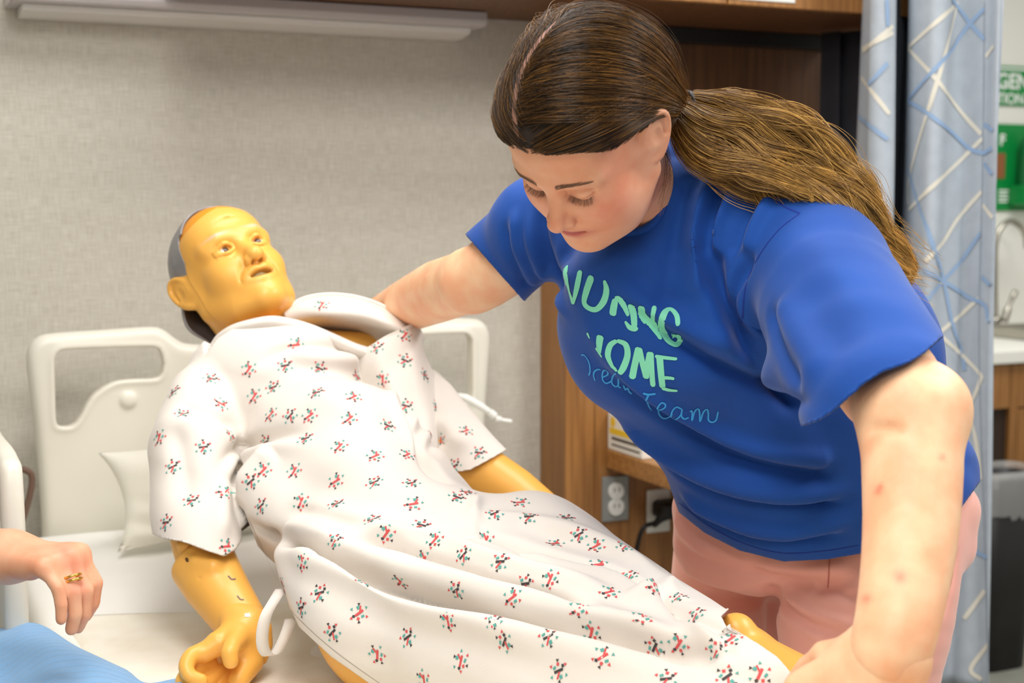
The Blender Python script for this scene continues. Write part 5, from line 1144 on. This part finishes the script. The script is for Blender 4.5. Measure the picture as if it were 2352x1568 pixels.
# ---- trousers
K = Field()
E(K, 1895, 1160, 2.08, 348, 130, .155, 0, .05); E(K, 1890, 1260, 2.08, 340, 120, .15, 0, .05)
LL = lambda q0, q1: None
nL = [P(2000, 1240, 2.02), P(1985, 1400, 1.99), P(1975, 1560, 1.98)]; fL = [P(1685, 1230, 2.20), P(1672, 1400, 2.24), P(1668, 1560, 2.26)]
anL = nL[-1].copy(); anL[2] = .09; anL += np.array((.02, -.01, 0)); anR = fL[-1].copy(); anR[2] = .09; anR += np.array((.03, .0, 0))
knL = (nL[-1] + anL) / 2 + np.array((-.03, -.01, .03)); knR = (fL[-1] + anR) / 2 + np.array((-.02, 0, .03))
K.chain(nL + [knL, anL], [.128, .122, .106, .070, .050], k=.018, n=14); K.chain(fL + [knR, anR], [.090, .092, .088, .066, .048], k=.018, n=14)
lo_, hi_ = np.array((.9, 1.3, .05)), np.array((1.85, 2.4, 1.12)); VK, FK = K.mesh(lo_, hi_, .0042); VK = relax(VK, FK, 2); kt = bvh(VK, FK)
KF = [([(1550, 1250), (1640, 1300), (1740, 1320), (1775, 1325)], .012, -.008, .2), ([(1560, 1300), (1650, 1340), (1760, 1350)], .014, .006, .2), ([(1700, 1300), (1780, 1325), (1900, 1340), (1975, 1330)], .010, -.009, .2), ([(1720, 1290), (1850, 1310), (1970, 1300)], .012, .006, .2),
      ([(1785, 1350), (1850, 1400), (1920, 1425), (1975, 1430)], .008, .006, .2), ([(1783, 1365), (1840, 1420), (1920, 1450), (1970, 1460)], .008, -.006, .2), ([(1785, 1390), (1840, 1440), (1900, 1470)], .007, .005, .2),
      ([(1548, 1180), (1580, 1240), (1640, 1280)], .012, .006, .2), ([(1560, 1350), (1660, 1370), (1750, 1372)], .012, -.005, .2), ([(1600, 1420), (1690, 1410), (1770, 1390)], .012, .004, .2), ([(1860, 1355), (1905, 1350), (1940, 1366), (1975, 1372)], .008, -.006, .2), ([(2200, 1250), (2190, 1330), (2160, 1430)], .006, -.004, .2), ([(1778, 1330), (1776, 1420), (1772, 1560)], .012, -.012, .1)]
VK = folds(VK, FK, kt, KF)
VK, FK = cut(VK, FK, lambda V: V[:, 2] - .10 * np.ones(len(V)))
M_pink = mat('dusty_pink_twill', srgb(238, 174, 160), .72, srgb(233, 166, 152), 6, None, .15, 600, .0006, sheen=.3)
tr = npmesh('trousers', VK, FK, M_pink, woman); tr['label'] = 'dusty pink trousers'; kt = bvh(VK, FK)
M_pst = mat('pink_stitching', srgb(190, 112, 104), .8)
ribbon(kt, [(1906, 1285), (1904, 1320), (1902, 1350)], .0008, M_pst, tr, 'fly_seam', .0012, 14); ribbon(kt, [(2198, 1230), (2188, 1300), (2180, 1345), (2160, 1360)], .0010, M_pst, tr, 'pocket_seam', .0012, 24)
for an in (anL, anR):
    f = Field(); f.chain([an + (0, 0, -.03), an + (-.03, 0, -.055), an + (-.14, -.02, -.062), an + (-.19, -.025, -.066)], [.042, .036, .036, .026], k=.02); f.half((0, 0, .004), (0, 0, -1))
    V, F = f.mesh(an - (.26, .09, .1), an + (.09, .09, .03), .005); npmesh('shoe', V, F, M_white_pl, woman)
# ================================================================== HER HAIR
def hair_mat(name, c0, c1, rough=.32):
    m = bpy.data.materials.new(name); m.use_nodes = True; nt = m.node_tree; N, L = nt.nodes, nt.links; N.clear()
    out = N.new('ShaderNodeOutputMaterial'); b = N.new('ShaderNodeBsdfPrincipled'); L.new(b.outputs[0], out.inputs[0])
    b.inputs['Roughness'].default_value = rough; b.inputs['Specular IOR Level'].default_value = .32
    hi = N.new('ShaderNodeHairInfo'); mx = N.new('ShaderNodeMix'); mx.data_type = 'RGBA'; mx.inputs[6].default_value = col4(c0); mx.inputs[7].default_value = col4(c1)
    a = N.new('ShaderNodeMath'); a.operation = 'MULTIPLY_ADD'; L.new(hi.outputs['Random'], a.inputs[0]); a.inputs[1].default_value = .8; 
    s_ = N.new('ShaderNodeMath'); s_.operation = 'MULTIPLY'; L.new(hi.outputs['Intercept'], s_.inputs[0]); s_.inputs[1].default_value = .55; L.new(s_.outputs[0], a.inputs[2]); a.use_clamp = True
    p = N.new('ShaderNodeMath'); p.operation = 'POWER'; L.new(a.outputs[0], p.inputs[0]); p.inputs[1].default_value = 2.4
    nz = N.new('ShaderNodeTexNoise'); nz.inputs['Scale'].default_value = 55; tc = N.new('ShaderNodeTexCoord'); L.new(tc.outputs['Object'], nz.inputs[0])
    mr = N.new('ShaderNodeMapRange'); mr.inputs[1].default_value = .35; mr.inputs[2].default_value = .7; mr.inputs[3].default_value = .60; mr.inputs[4].default_value = 1.15; L.new(nz.outputs[0], mr.inputs[0])
    q = N.new('ShaderNodeMath'); q.operation = 'MULTIPLY'; q.use_clamp = True; L.new(p.outputs[0], q.inputs[0]); L.new(mr.outputs[0], q.inputs[1]); L.new(q.outputs[0], mx.inputs[0]); L.new(mx.outputs[2], b.inputs['Base Color']); return m
M_cap = mat('brown_hair_underlayer', srgb(40, 28, 18), .8)
M_hair = hair_mat('brown_hair', srgb(20, 12, 7), srgb(160, 110, 48), .32); M_tail = hair_mat('golden_brown_hair', srgb(92, 62, 27), srgb(240, 188, 100))
Hh = Field(); Hh.ell((0, -.016, .038), (.086, .106, .103)); Hh.ell((0, .036, .054), (.073, .056, .062), k=.03)
Hh.ell((0, -.085, .01), (.055, .045, .055), k=.05); Hh.chain([(-.066, -.02, -.005), (-.050, -.075, -.020), (0, -.105, -.015), (.050, -.075, -.020), (.066, -.02, -.005)], .022, k=.03)
VHh, FHh = Hh.mesh((-.12, -.17, -.08), (.12, .12, .16), .0030); VHh = relax(VHh, FHh, 2)
def g_cap(p):
    x, y, z = p[:, 0], p[:, 1], p[:, 2]; ax = np.abs(x)
    front = (z - (.066 - .10 * np.clip(ax - .02, 0, 1) * 1.0 - 12.0 * np.clip(ax - .045, 0, 1) ** 2))      # hairline across the forehead
    s_ = np.where(y > .030, front, np.where(y > -.002, z - .022 + (y < .02) * (0) + .0, z + .040))
    # smooth blend: lower limit falls from forehead height to the nape
    zl = np.interp(y, [-.14, -.06, -.042, -.032, -.022, .0, .018, .030, .044, .060, .078, .1], [-.055, -.05, -.034, .010, .022, .026, .022, .022, .034, .054, .070, .078])
    return z - (zl + .012 * (ax < .05) * 0)
hc_t = bvh(w2w(VHh), FHh); VHh, FHh = cut(VHh, FHh, lambda p: g_cap(p) - .0055 - .012 * smooth01((np.abs(p[:, 0]) - .045) / .02) * (p[:, 1] > -.02)); VHw = w2w(VHh)
hair = npmesh('hair', VHw, FHh, M_cap, woman); hair['label'] = 'dark brown hair parted in the middle'; solid(hair, .003, -1)
HC = w2w((0, -.015, .03))
def onhair(p, off=0.0):
    dvec = p - HC; dvec /= np.linalg.norm(dvec); h = hc_t.ray_cast(Vector(HC + dvec * .3), Vector(-dvec), .295)
    if h[0] is None or (np.array(h[0]) - HC) @ dvec < 0: return None
    return np.array(h[0]) + dvec * off
part_px = [(1192, 342), (1186, 300), (1182, 250), (1188, 200), (1203, 155), (1228, 110), (1262, 66), (1300, 30), (1345, 2), (1400, -20)]
part = []
for x, y in smoothline(part_px, 60):
    a, _ = cast(hc_t, x, y)
    if a is not None: part.append(a)
part = np.array(part); print('part pts', len(part))
TIE = P(1572, 252, 1.735); tie_dir = P(1500, 248, 1.70) - TIE
tl_ = (TIE - TW) @ RW; print('tie local', tl_)
NPART = len(part)
def lump(v, s_, sc): return MN.noise(Vector(v * sc) + Vector((s_, 0, 0)))
def run(p0, d0, d1, off0, seedv, n=22, lift=0.0):
    """strand on the hair surface from p0 leaving along d0 and arriving at the tie along d1"""
    L = np.linalg.norm(TIE - p0); q = [p0, p0 + d0 * L * .40, TIE + d1 * L * .38, TIE]; t = np.linspace(0, 1, n)[:, None]
    b = (1 - t) ** 3 * q[0] + 3 * (1 - t) ** 2 * t * q[1] + 3 * (1 - t) * t * t * q[2] + t ** 3 * q[3]; out = []
    for i, p in enumerate(b):
        f_ = i / (n - 1); of = off0 * (.25 + .75 * min(1, f_ * 5)) + .0032 * lump(b[0], 3.1 + f_ * .6, 55) * min(1, f_ * 4) + lift * math.sin(f_ * math.pi)
        h = onhair(p, max(of, .0003))
        if h is None:
            if len(out) > 3 and f_ > .75: out.append(out[-1] + (TIE - out[-1]) * .5); continue
            return None
        if f_ > .82: w = (f_ - .82) / .18; h = h * (1 - w) + (TIE + (h - TIE) * .25) * w
        out.append(h)
    if len(out) < 6: return None
    out = np.array(out); dd = np.linalg.norm(out[3:, None] - part[None, :int(NPART * .86):2], axis=2).min(1)
    lc_ = (out - TW) @ RW
    if (g_cap(lc_) < -.003 - .008 * ((lc_[:, 1] < .06) & (lc_[:, 1] > .012)))[: int(len(out) * .8)].any(): return None
    return None if (dd < .0042).any() else out
strands = []; Rr = np.random.default_rng(11)
near_dir = -RW[:, 0]; far_dir = RW[:, 0]      # her left / her right
roots = []
for i in range(6200):
    s_ = Rr.random() ** .9; j = s_ * (len(part) - 1); k = int(j); p = part[k] + (part[min(k + 1, len(part) - 1)] - part[k]) * (j - k)
    near = Rr.random() < .60; dv = near_dir if near else far_dir; outw = unit(p - HC); tan = unit(part[min(k + 2, len(part) - 1)] - part[max(k - 2, 0)]); back = unit(RW[:, 1] * -1)
    p = p + dv * (abs(Rr.normal()) * .0014 + .0026)
    d0 = unit(dv * 1.0 + back * (.25 + .5 * Rr.random() + .3 * s_) - RW[:, 2] * (.15 if near else .10) + unit(Rr.normal(size=3)) * .05); d1 = unit(tie_dir * .6 + dv * (.055 + .02 * Rr.random()) / .06 * .5 + RW[:, 2] * (.5 * (s_ - .35)))
    roots.append((p, d0, d1, abs(Rr.normal()) * .0016 + .0004, s_))
# roots over the whole scalp and along the hairline
lim = w2w
cnt = 0
while cnt < 12500:
    a = Rr.random() * 2 * math.pi; x = Rr.uniform(-.085, .085); y = Rr.uniform(-.10, .095); z = Rr.uniform(-.04, .125); p = onhair(w2w((x, y, z)))
    if p is None: continue
    l = (p - TW) @ RW; gg = g_cap(l[None])[0]
    if gg < (-.0015 if cnt < 5000 else .001) or (cnt < 5000 and gg > .010): continue
    cnt += 1; sd_ = np.sign(l[0]) or 1; dv = RW[:, 0] * sd_; d0 = unit(-RW[:, 1] * (1.0) + dv * .55 - RW[:, 2] * .12 * (l[2] > .02) + unit(Rr.normal(size=3)) * .06); d1 = unit(tie_dir * .7 + dv * .5 * min(1, abs(l[0]) / .05) + RW[:, 2] * (l[2] - .03) * 6)
    if np.linalg.norm(part - p, axis=1).min() < .006: continue
    roots.append((p, d0, d1, abs(Rr.normal()) * .0018 + .0006, .5))
for p, d0, d1, of, s_ in roots:
    st_ = run(p, d0, d1, of, 0, 20)
    if st_ is not None: strands.append(st_)
print('scalp strands', len(strands))
# flyaways
for i in range(420):
    p, d0, d1, of, s_ = roots[Rr.integers(6200)]; st_ = run(p, unit(d0 + unit(Rr.normal(size=3)) * .4), d1, of, 0, 20, lift=.003 + .014 * Rr.random() * s_)
    if st_ is not None: strands.append(st_[:Rr.integers(8, 20)] if Rr.random() < .5 else st_)
o = hair_curves('scalp_strands', [s_ for s_ in strands if len(s_) > 3], M_hair, hair, .00023, .00014, 'stuff'); o['label'] = 'fine brown hair strands drawn back to the tie'
# bare scalp showing along the parting
pr_ = part[:int(NPART * .88)]; Tp = np.gradient(pr_, axis=0); Tp /= np.linalg.norm(Tp, axis=1)[:, None]; up_ = pr_ - HC; up_ /= np.linalg.norm(up_, axis=1)[:, None]; Sp = np.cross(up_, Tp); wp_ = .0036 * np.interp(np.linspace(0, 1, len(pr_)), [0, .1, .85, 1], [1.1, 1, .9, .2])[:, None]
V = np.vstack([pr_ - Sp * wp_ + up_ * .0006, pr_ + up_ * .0009, pr_ + Sp * wp_ + up_ * .0006]); L_ = len(pr_); F = [(k * L_ + i, k * L_ + i + 1, (k + 1) * L_ + i + 1, (k + 1) * L_ + i) for k in range(2) for i in range(L_ - 1)]
pydata('parting', V, F, mat("scalp_skin", srgb(150, 108, 92), .6), hair)
# hair tie
V, F = tube_data([TIE + (unit(np.cross(tie_dir, (0, 0, 1))) * math.cos(a) + unit(np.cross(tie_dir, np.cross(tie_dir, (0, 0, 1)))) * math.sin(a)) * .021 for a in np.linspace(0, 2 * math.pi, 24, endpoint=False)], .004, 8, False, True)
pydata('hair_tie', V, F, M_dark, woman)
# ponytail
axis = [(1568, 250, 1.735), (1630, 290, 1.715), (1720, 330, 1.70), (1820, 380, 1.69), (1905, 455, 1.69), (1975, 530, 1.70), (2040, 590, 1.73), (2100, 632, 1.76)]
half = [.026, .050, .053, .053, .048, .036, .026, .010]
A = smoothline([P(*a) for a in axis], 34); HW = np.interp(np.linspace(0, 1, 34), np.linspace(0, 1, 8), half)
Tn = np.gradient(A, axis=0); Tn /= np.linalg.norm(Tn, axis=1)[:, None]; Sx = np.cross(Tn, FWD); Sx /= np.linalg.norm(Sx, axis=1)[:, None]; Sy = np.cross(Tn, Sx)
f = Field(); 
for i in range(0, 31): f.ell(A[i], (HW[i] * .62 + .001, HW[i] * .34, .012), np.stack([Sx[i], Sy[i], Tn[i]], 1), .012)
V, F = f.mesh(A.min(0) - .07, A.max(0) + .07, .004); tail = npmesh('ponytail', V, F, mat('brown_hair_core', srgb(62, 42, 22), .8), woman); tail['label'] = 'long golden brown wavy ponytail'
tail_tree = st
ts = []; nc = 46
for c in range(nc):
    r = math.sqrt(Rr.random()); a = Rr.random() * 2 * math.pi; ox, oy = r * math.cos(a), r * math.sin(a)
    ph, ph2, am = Rr.random() * 6.28, Rr.random() * 6.28, .10 + .16 * Rr.random(); fr = 2.2 + 1.5 * Rr.random(); cut_ = 1.0 if Rr.random() < .55 else Rr.uniform(.62, .98); drift = Rr.normal() * .28
    lowstrand = (oy * 0 + ox)
    for s_ in range(150):
        rr, aa = abs(Rr.normal()) * .085, Rr.random() * 6.28; jx, jy = rr * math.cos(aa), rr * math.sin(aa); n = 26; u = np.linspace(0, cut_ * (1 - .06 * Rr.random()), n); ii = u * 33
        g = lambda arr: np.stack([np.interp(ii, np.arange(34), arr[:, k]) for k in range(3)], 1)
        w = np.interp(ii, np.arange(34), HW)[:, None]; wave = (am * np.sin(u * fr * 6.28 + ph) * np.clip(u * 3, 0, 1) ** 1.5)[:, None]; wave2 = (am * .8 * np.cos(u * fr * 6.28 + ph2) * np.clip(u * 5, 0, 1))[:, None]
        X = (ox + jx * (1 + .8 * u[:, None]) + wave + drift * u[:, None] ** 2); Y_ = (oy * 1.0 + jy + wave2); ts.append(g(A) + g(Sx) * X * w + g(Sy) * Y_ * w * .62 + np.cumsum(Rr.normal(size=(n, 3)) * .00022, 0))
# the strand that lies low over the shoulder, and the thin tip
for px, hw, cnt_ in (([(1575, 290, 1.725), (1610, 350, 1.70), (1700, 385, 1.67), (1790, 415, 1.655), (1845, 440, 1.65), (1862, 456, 1.65)], .008, 420), ([(1900, 470, 1.66), (1975, 590, 1.66), (2030, 650, 1.66), (2062, 690, 1.67), (2085, 740, 1.68)], .006, 160), ([(1580, 270, 1.73), (1600, 330, 1.71), (1660, 372, 1.685), (1760, 392, 1.665), (1870, 440, 1.66), (1960, 520, 1.665), (2030, 590, 1.69), (2082, 625, 1.72)], .014, 700)):
    B_ = smoothline([P(*a) for a in px], 26)
    for s_ in range(cnt_):
        o_ = Rr.normal(size=3) * hw * .55; tp = np.clip(1.3 - np.linspace(0, 1, 26), .15, 1)[:, None]; wv_ = .003 * np.sin(np.linspace(0, 9, 26) + o_[0] * 200)[:, None] * UPV
        ts.append(B_ + o_ * tp + wv_ + np.cumsum(Rr.normal(size=(26, 3)) * .0002, 0))
for s_ in range(300):     # loose curls standing off
    b_ = ts[Rr.integers(nc * 150)]; k0 = Rr.integers(0, 10); n = len(b_) - k0; lift = np.cumsum(np.cumsum(Rr.normal(size=(n, 3)) * .0005, 0), 0); ts.append(b_[k0:] + (UPV * .5 + unit(Rr.normal(size=3)) * .5) * (.014 * Rr.random() * np.sin(np.linspace(0, 3.0, n)))[:, None] + lift * .5)
o = hair_curves('ponytail_strands', ts, M_tail, tail, .00030, .00016, 'stuff'); o['label'] = 'golden brown wavy hair strands'
# small loose hairs by the ear and neck, eyebrows, lashes
ls = []
for i in range(60):
    a = P(1528 + Rr.uniform(-6, 8), 330 + Rr.uniform(-10, 20), 1.70); b_ = P(1520 + Rr.uniform(-12, 10), 440 + Rr.uniform(-30, 60), 1.70); m_ = (a + b_) / 2 + RGT * Rr.uniform(.0, .012) - FWD * .01; ls.append(smoothline([a, m_, b_], 12)) if i < 26 else None
hair_curves('loose_strands', ls, M_hair, woman, .00018, .00008, 'stuff')['label'] = 'loose dark hairs beside the ear'
br = []
hl = bvh(*[(lambda q: (q[0], q[1]))((( Vh - TW) @ RW, parts[0][1]))][0])
def onface(x, z, off=0.0):
    h = hl.ray_cast(Vector((x, .2, z)), Vector((0, -1, 0)), .3)
    return None if h[0] is None else np.array(h[0]) + np.array(h[1]) * off
for sg in (-1, 1):
    for i in range(300):
        t = Rr.random(); x = sg * (.012 + .037 * t); z0 = .0185 + .0062 * math.sin(min(t, .8) / .8 * 1.9) - .004 * max(0, t - .7) / .3; th_ = .0030 * (1 - .75 * t ** 1.6); z = z0 + Rr.uniform(-th_, th_)
        dirx, dirz = sg * (.75 + .25 * t), .65 * (1 - t) - .15 * t; l_ = .0055; pts = [onface(x + dirx * l_ * k, z + dirz * l_ * k, .0003 + .0005 * k) for k in (0, .5, 1)]
        if all(p is not None for p in pts): br.append(w2w(np.array(pts)))
    for i in range(120):
        t = Rr.random(); x = sg * (.0165 + .028 * t); z = -.0065 - .0058 * math.sin(t * math.pi) ** .8; p = onface(x, z, 0)
        if p is None: continue
        ln = .0075 + .003 * Rr.random(); d = unit(np.array([sg * (-.35 + 1.1 * t), 1.1, -.9])); e_ = p + d * ln + np.array([0, 0, .0025]); mid = (p + e_) / 2 + np.array([0, 0, -.0012]); br.append(w2w(np.array([p, mid, e_])))
hair_curves('brows_and_lashes', br, mat('dark_brow_hair', srgb(134, 102, 80), .6), woman, .00013, .00006, 'stuff')['label'] = 'brown eyebrows and dark lashes'
# ================================================================== ASSISTANT'S ARM, BLUE BLANKET, CALL CORD
ar = empty('person', tuple(P(-60, 1290, 1.80)), 'bare hand and forearm with gold rings reaching in at the left edge', 'person')
f = Field(); wp = P(20, 1278, 1.78); Dd = P(150, 1290, 1.74) - wp
hand(f, wp, Dd, -UPV * .8 + FWD * .15 - RGT * .1, 1.04, curls=[(1.05, .75, .4), (1.05, .7, .4), (.95, .65, .35), (.8, .6, .3)], thumb=(.75, .35), side=1, k=.009, th=1.12)
f.chain([wp, P(-120, 1275, 1.82), P(-420, 1240, 1.86), P(-560, 1230, 1.88)], [.034, .039, .046, .048], k=.02)
V, F = f.mesh(P(-200, 1300, 1.8) - (.42, .42, .2), P(-200, 1300, 1.8) + (.45, .45, .2), .003); V = relax(V, F, 1)
col = np.tile(np.array(srgb(230, 176, 142)), (len(V), 1)); p_, d_ = proj(V)
for q in ((150, 1265), (175, 1300), (180, 1350)): col = col + (np.array(srgb(226, 140, 120)) - col) * (np.exp(-((p_[:, 0] - q[0]) ** 2 + (p_[:, 1] - q[1]) ** 2) / 22 ** 2) * .5)[:, None]
npmesh('arm', V, F, M_skin, ar, colors=col)
at = bvh(V, F)
M_gold = mat('gold', srgb(220, 180, 90), .2, metal=1)
a, _ = cast(at, 163, 1335)
if a is None: a = P(163, 1335, 1.74)
for k in (0, 1):
    ax = unit(UPV * .8 - RGT * .25 + FWD * .1); u = unit(np.cross(ax, FWD)); v = np.cross(ax, u); c_ = a + FWD * .008 + ax * .005 * k
    V2, F2 = tube_data([c_ + (u * math.cos(t) + v * math.sin(t)) * .0108 for t in np.linspace(0, 2 * math.pi, 28, endpoint=False)], .0016, 8, False, True); pydata('ring', V2, F2, M_gold, ar)
f = Field(); f.chain([P(-440, 1238, 1.86), P(-700, 1210, 1.90), P(-1000, 1180, 1.95)], [.060, .075, .085], k=.02); V, F = f.mesh(P(-720, 1210, 1.9) - .35, P(-720, 1210, 1.9) + .35, .006)
V, F = cut(V, F, lambda V: -((V - P(-445, 1238, 1.86)) @ unit(P(-440, 1238, 1.86) - P(-700, 1210, 1.90)))); solid(npmesh('sleeve', V, F, mat('scrub_blue', srgb(90, 130, 190), .8), ar), .003)
# blue blanket heaped at the lower left
def bl():
    rows = []
    pr = [
     [(-260, 1430, 2.02), (-120, 1440, 2.02), (0, 1446, 2.00), (60, 1436, 1.98), (120, 1452, 1.96), (200, 1494, 1.94), (280, 1538, 1.92), (330, 1572, 1.90), (415, 1560, 1.90)],
     [(-260, 1450, 1.93), (-120, 1462, 1.93), (-10, 1468, 1.92), (60, 1462, 1.91), (125, 1480, 1.89), (200, 1520, 1.87), (270, 1560, 1.86), (330, 1590, 1.85), (420, 1580, 1.85)],
     [(-260, 1500, 1.87), (-120, 1500, 1.88), (-10, 1498, 1.88), (60, 1510, 1.85), (120, 1530, 1.82), (190, 1560, 1.81), (260, 1590, 1.80), (330, 1625, 1.80), (420, 1630, 1.80)],
     [(-260, 1560, 1.80), (-120, 1560, 1.80), (-10, 1545, 1.83), (60, 1560, 1.80), (120, 1580, 1.77), (190, 1610, 1.75), (260, 1640, 1.75), (330, 1670, 1.75), (420, 1690, 1.75)],
     [(-260, 1640, 1.74), (-120, 1640, 1.74), (-10, 1640, 1.75), (60, 1640, 1.74), (120, 1650, 1.72), (190, 1680, 1.70), (260, 1700, 1.70), (330, 1730, 1.70), (420, 1750, 1.70)],
     [(-260, 1780, 1.66), (-120, 1780, 1.66), (-10, 1780, 1.66), (60, 1780, 1.66), (120, 1790, 1.65), (190, 1800, 1.64), (260, 1820, 1.64), (330, 1840, 1.64), (420, 1850, 1.64)]]
    return gridof([[P(*q) for q in r] for r in pr], 130, 100)
V, F = bl(); tmp = vnormals(V, F); lowc = mz(V[:, 1]) + .014
V = V + tmp * np.array([MN.noise(Vector(v * 14)) * .006 for v in V])[:, None]; inb = (V[:, 0] > .28); V[:, 2] = np.where(inb, np.maximum(V[:, 2], lowc), V[:, 2])
mb, nt, b = new_mat('light_blue_knit'); N, L = nt.nodes, nt.links; b.inputs['Base Color'].default_value = col4(srgb(122, 172, 218)); b.inputs['Roughness'].default_value = .85; b.inputs['Sheen Weight'].default_value = .3
tc = N.new('ShaderNodeTexCoord'); mp = N.new('ShaderNodeMapping'); mp.inputs['Rotation'].default_value = (0, 0, -.35); L.new(tc.outputs['Object'], mp.inputs[0])
wv = N.new('ShaderNodeTexWave'); wv.inputs['Scale'].default_value = 22; wv.bands_direction = 'Y'; L.new(mp.outputs[0], wv.inputs[0]); nz = N.new('ShaderNodeTexNoise'); nz.inputs['Scale'].default_value = 900; L.new(tc.outputs['Object'], nz.inputs[0])
pw = N.new('ShaderNodeMath'); pw.operation = 'POWER'; pw.inputs[1].default_value = 14; L.new(wv.outputs[1], pw.inputs[0]); ad = N.new('ShaderNodeMath'); ad.operation = 'MULTIPLY_ADD'; ad.inputs[1].default_value = .5; L.new(nz.outputs[0], ad.inputs[0]); L.new(pw.outputs[0], ad.inputs[2])
bp = N.new('ShaderNodeBump'); bp.inputs['Distance'].default_value = .0018; bp.inputs['Strength'].default_value = .6; bp.invert = True; L.new(ad.outputs[0], bp.inputs['Height']); L.new(bp.outputs[0], b.inputs['Normal'])
bo = npmesh('blanket', V, F, mb); solid(bo, .004); tag(bo, 'light blue knitted blanket heaped at the lower left of the bed', 'blanket')
# white call cord over the right side of the headboard
cc_ = empty('call_cord', tuple(P(1110, 930, 2.95)), 'white plastic pull cord with a tapered end lying over the headboard edge', 'cord')
tube('cord', smoothline([P(1000, 925, 2.98), P(1045, 912, 2.95), P(1065, 912, 2.94), P(1100, 930, 2.94), P(1125, 946, 2.94)], 24), [.004] * 6 + [.007] * 6 + [.0085] * 8 + [.007] * 4, M_white_pl, cc_)
tube('plug', smoothline([P(1125, 946, 2.94), P(1140, 958, 2.94), P(1148, 963, 2.94), P(1176, 968, 2.94)], 16), [.0085] * 5 + [.0045] * 2 + [.0075] * 4 + [.0045] * 5, M_white_pl, cc_)
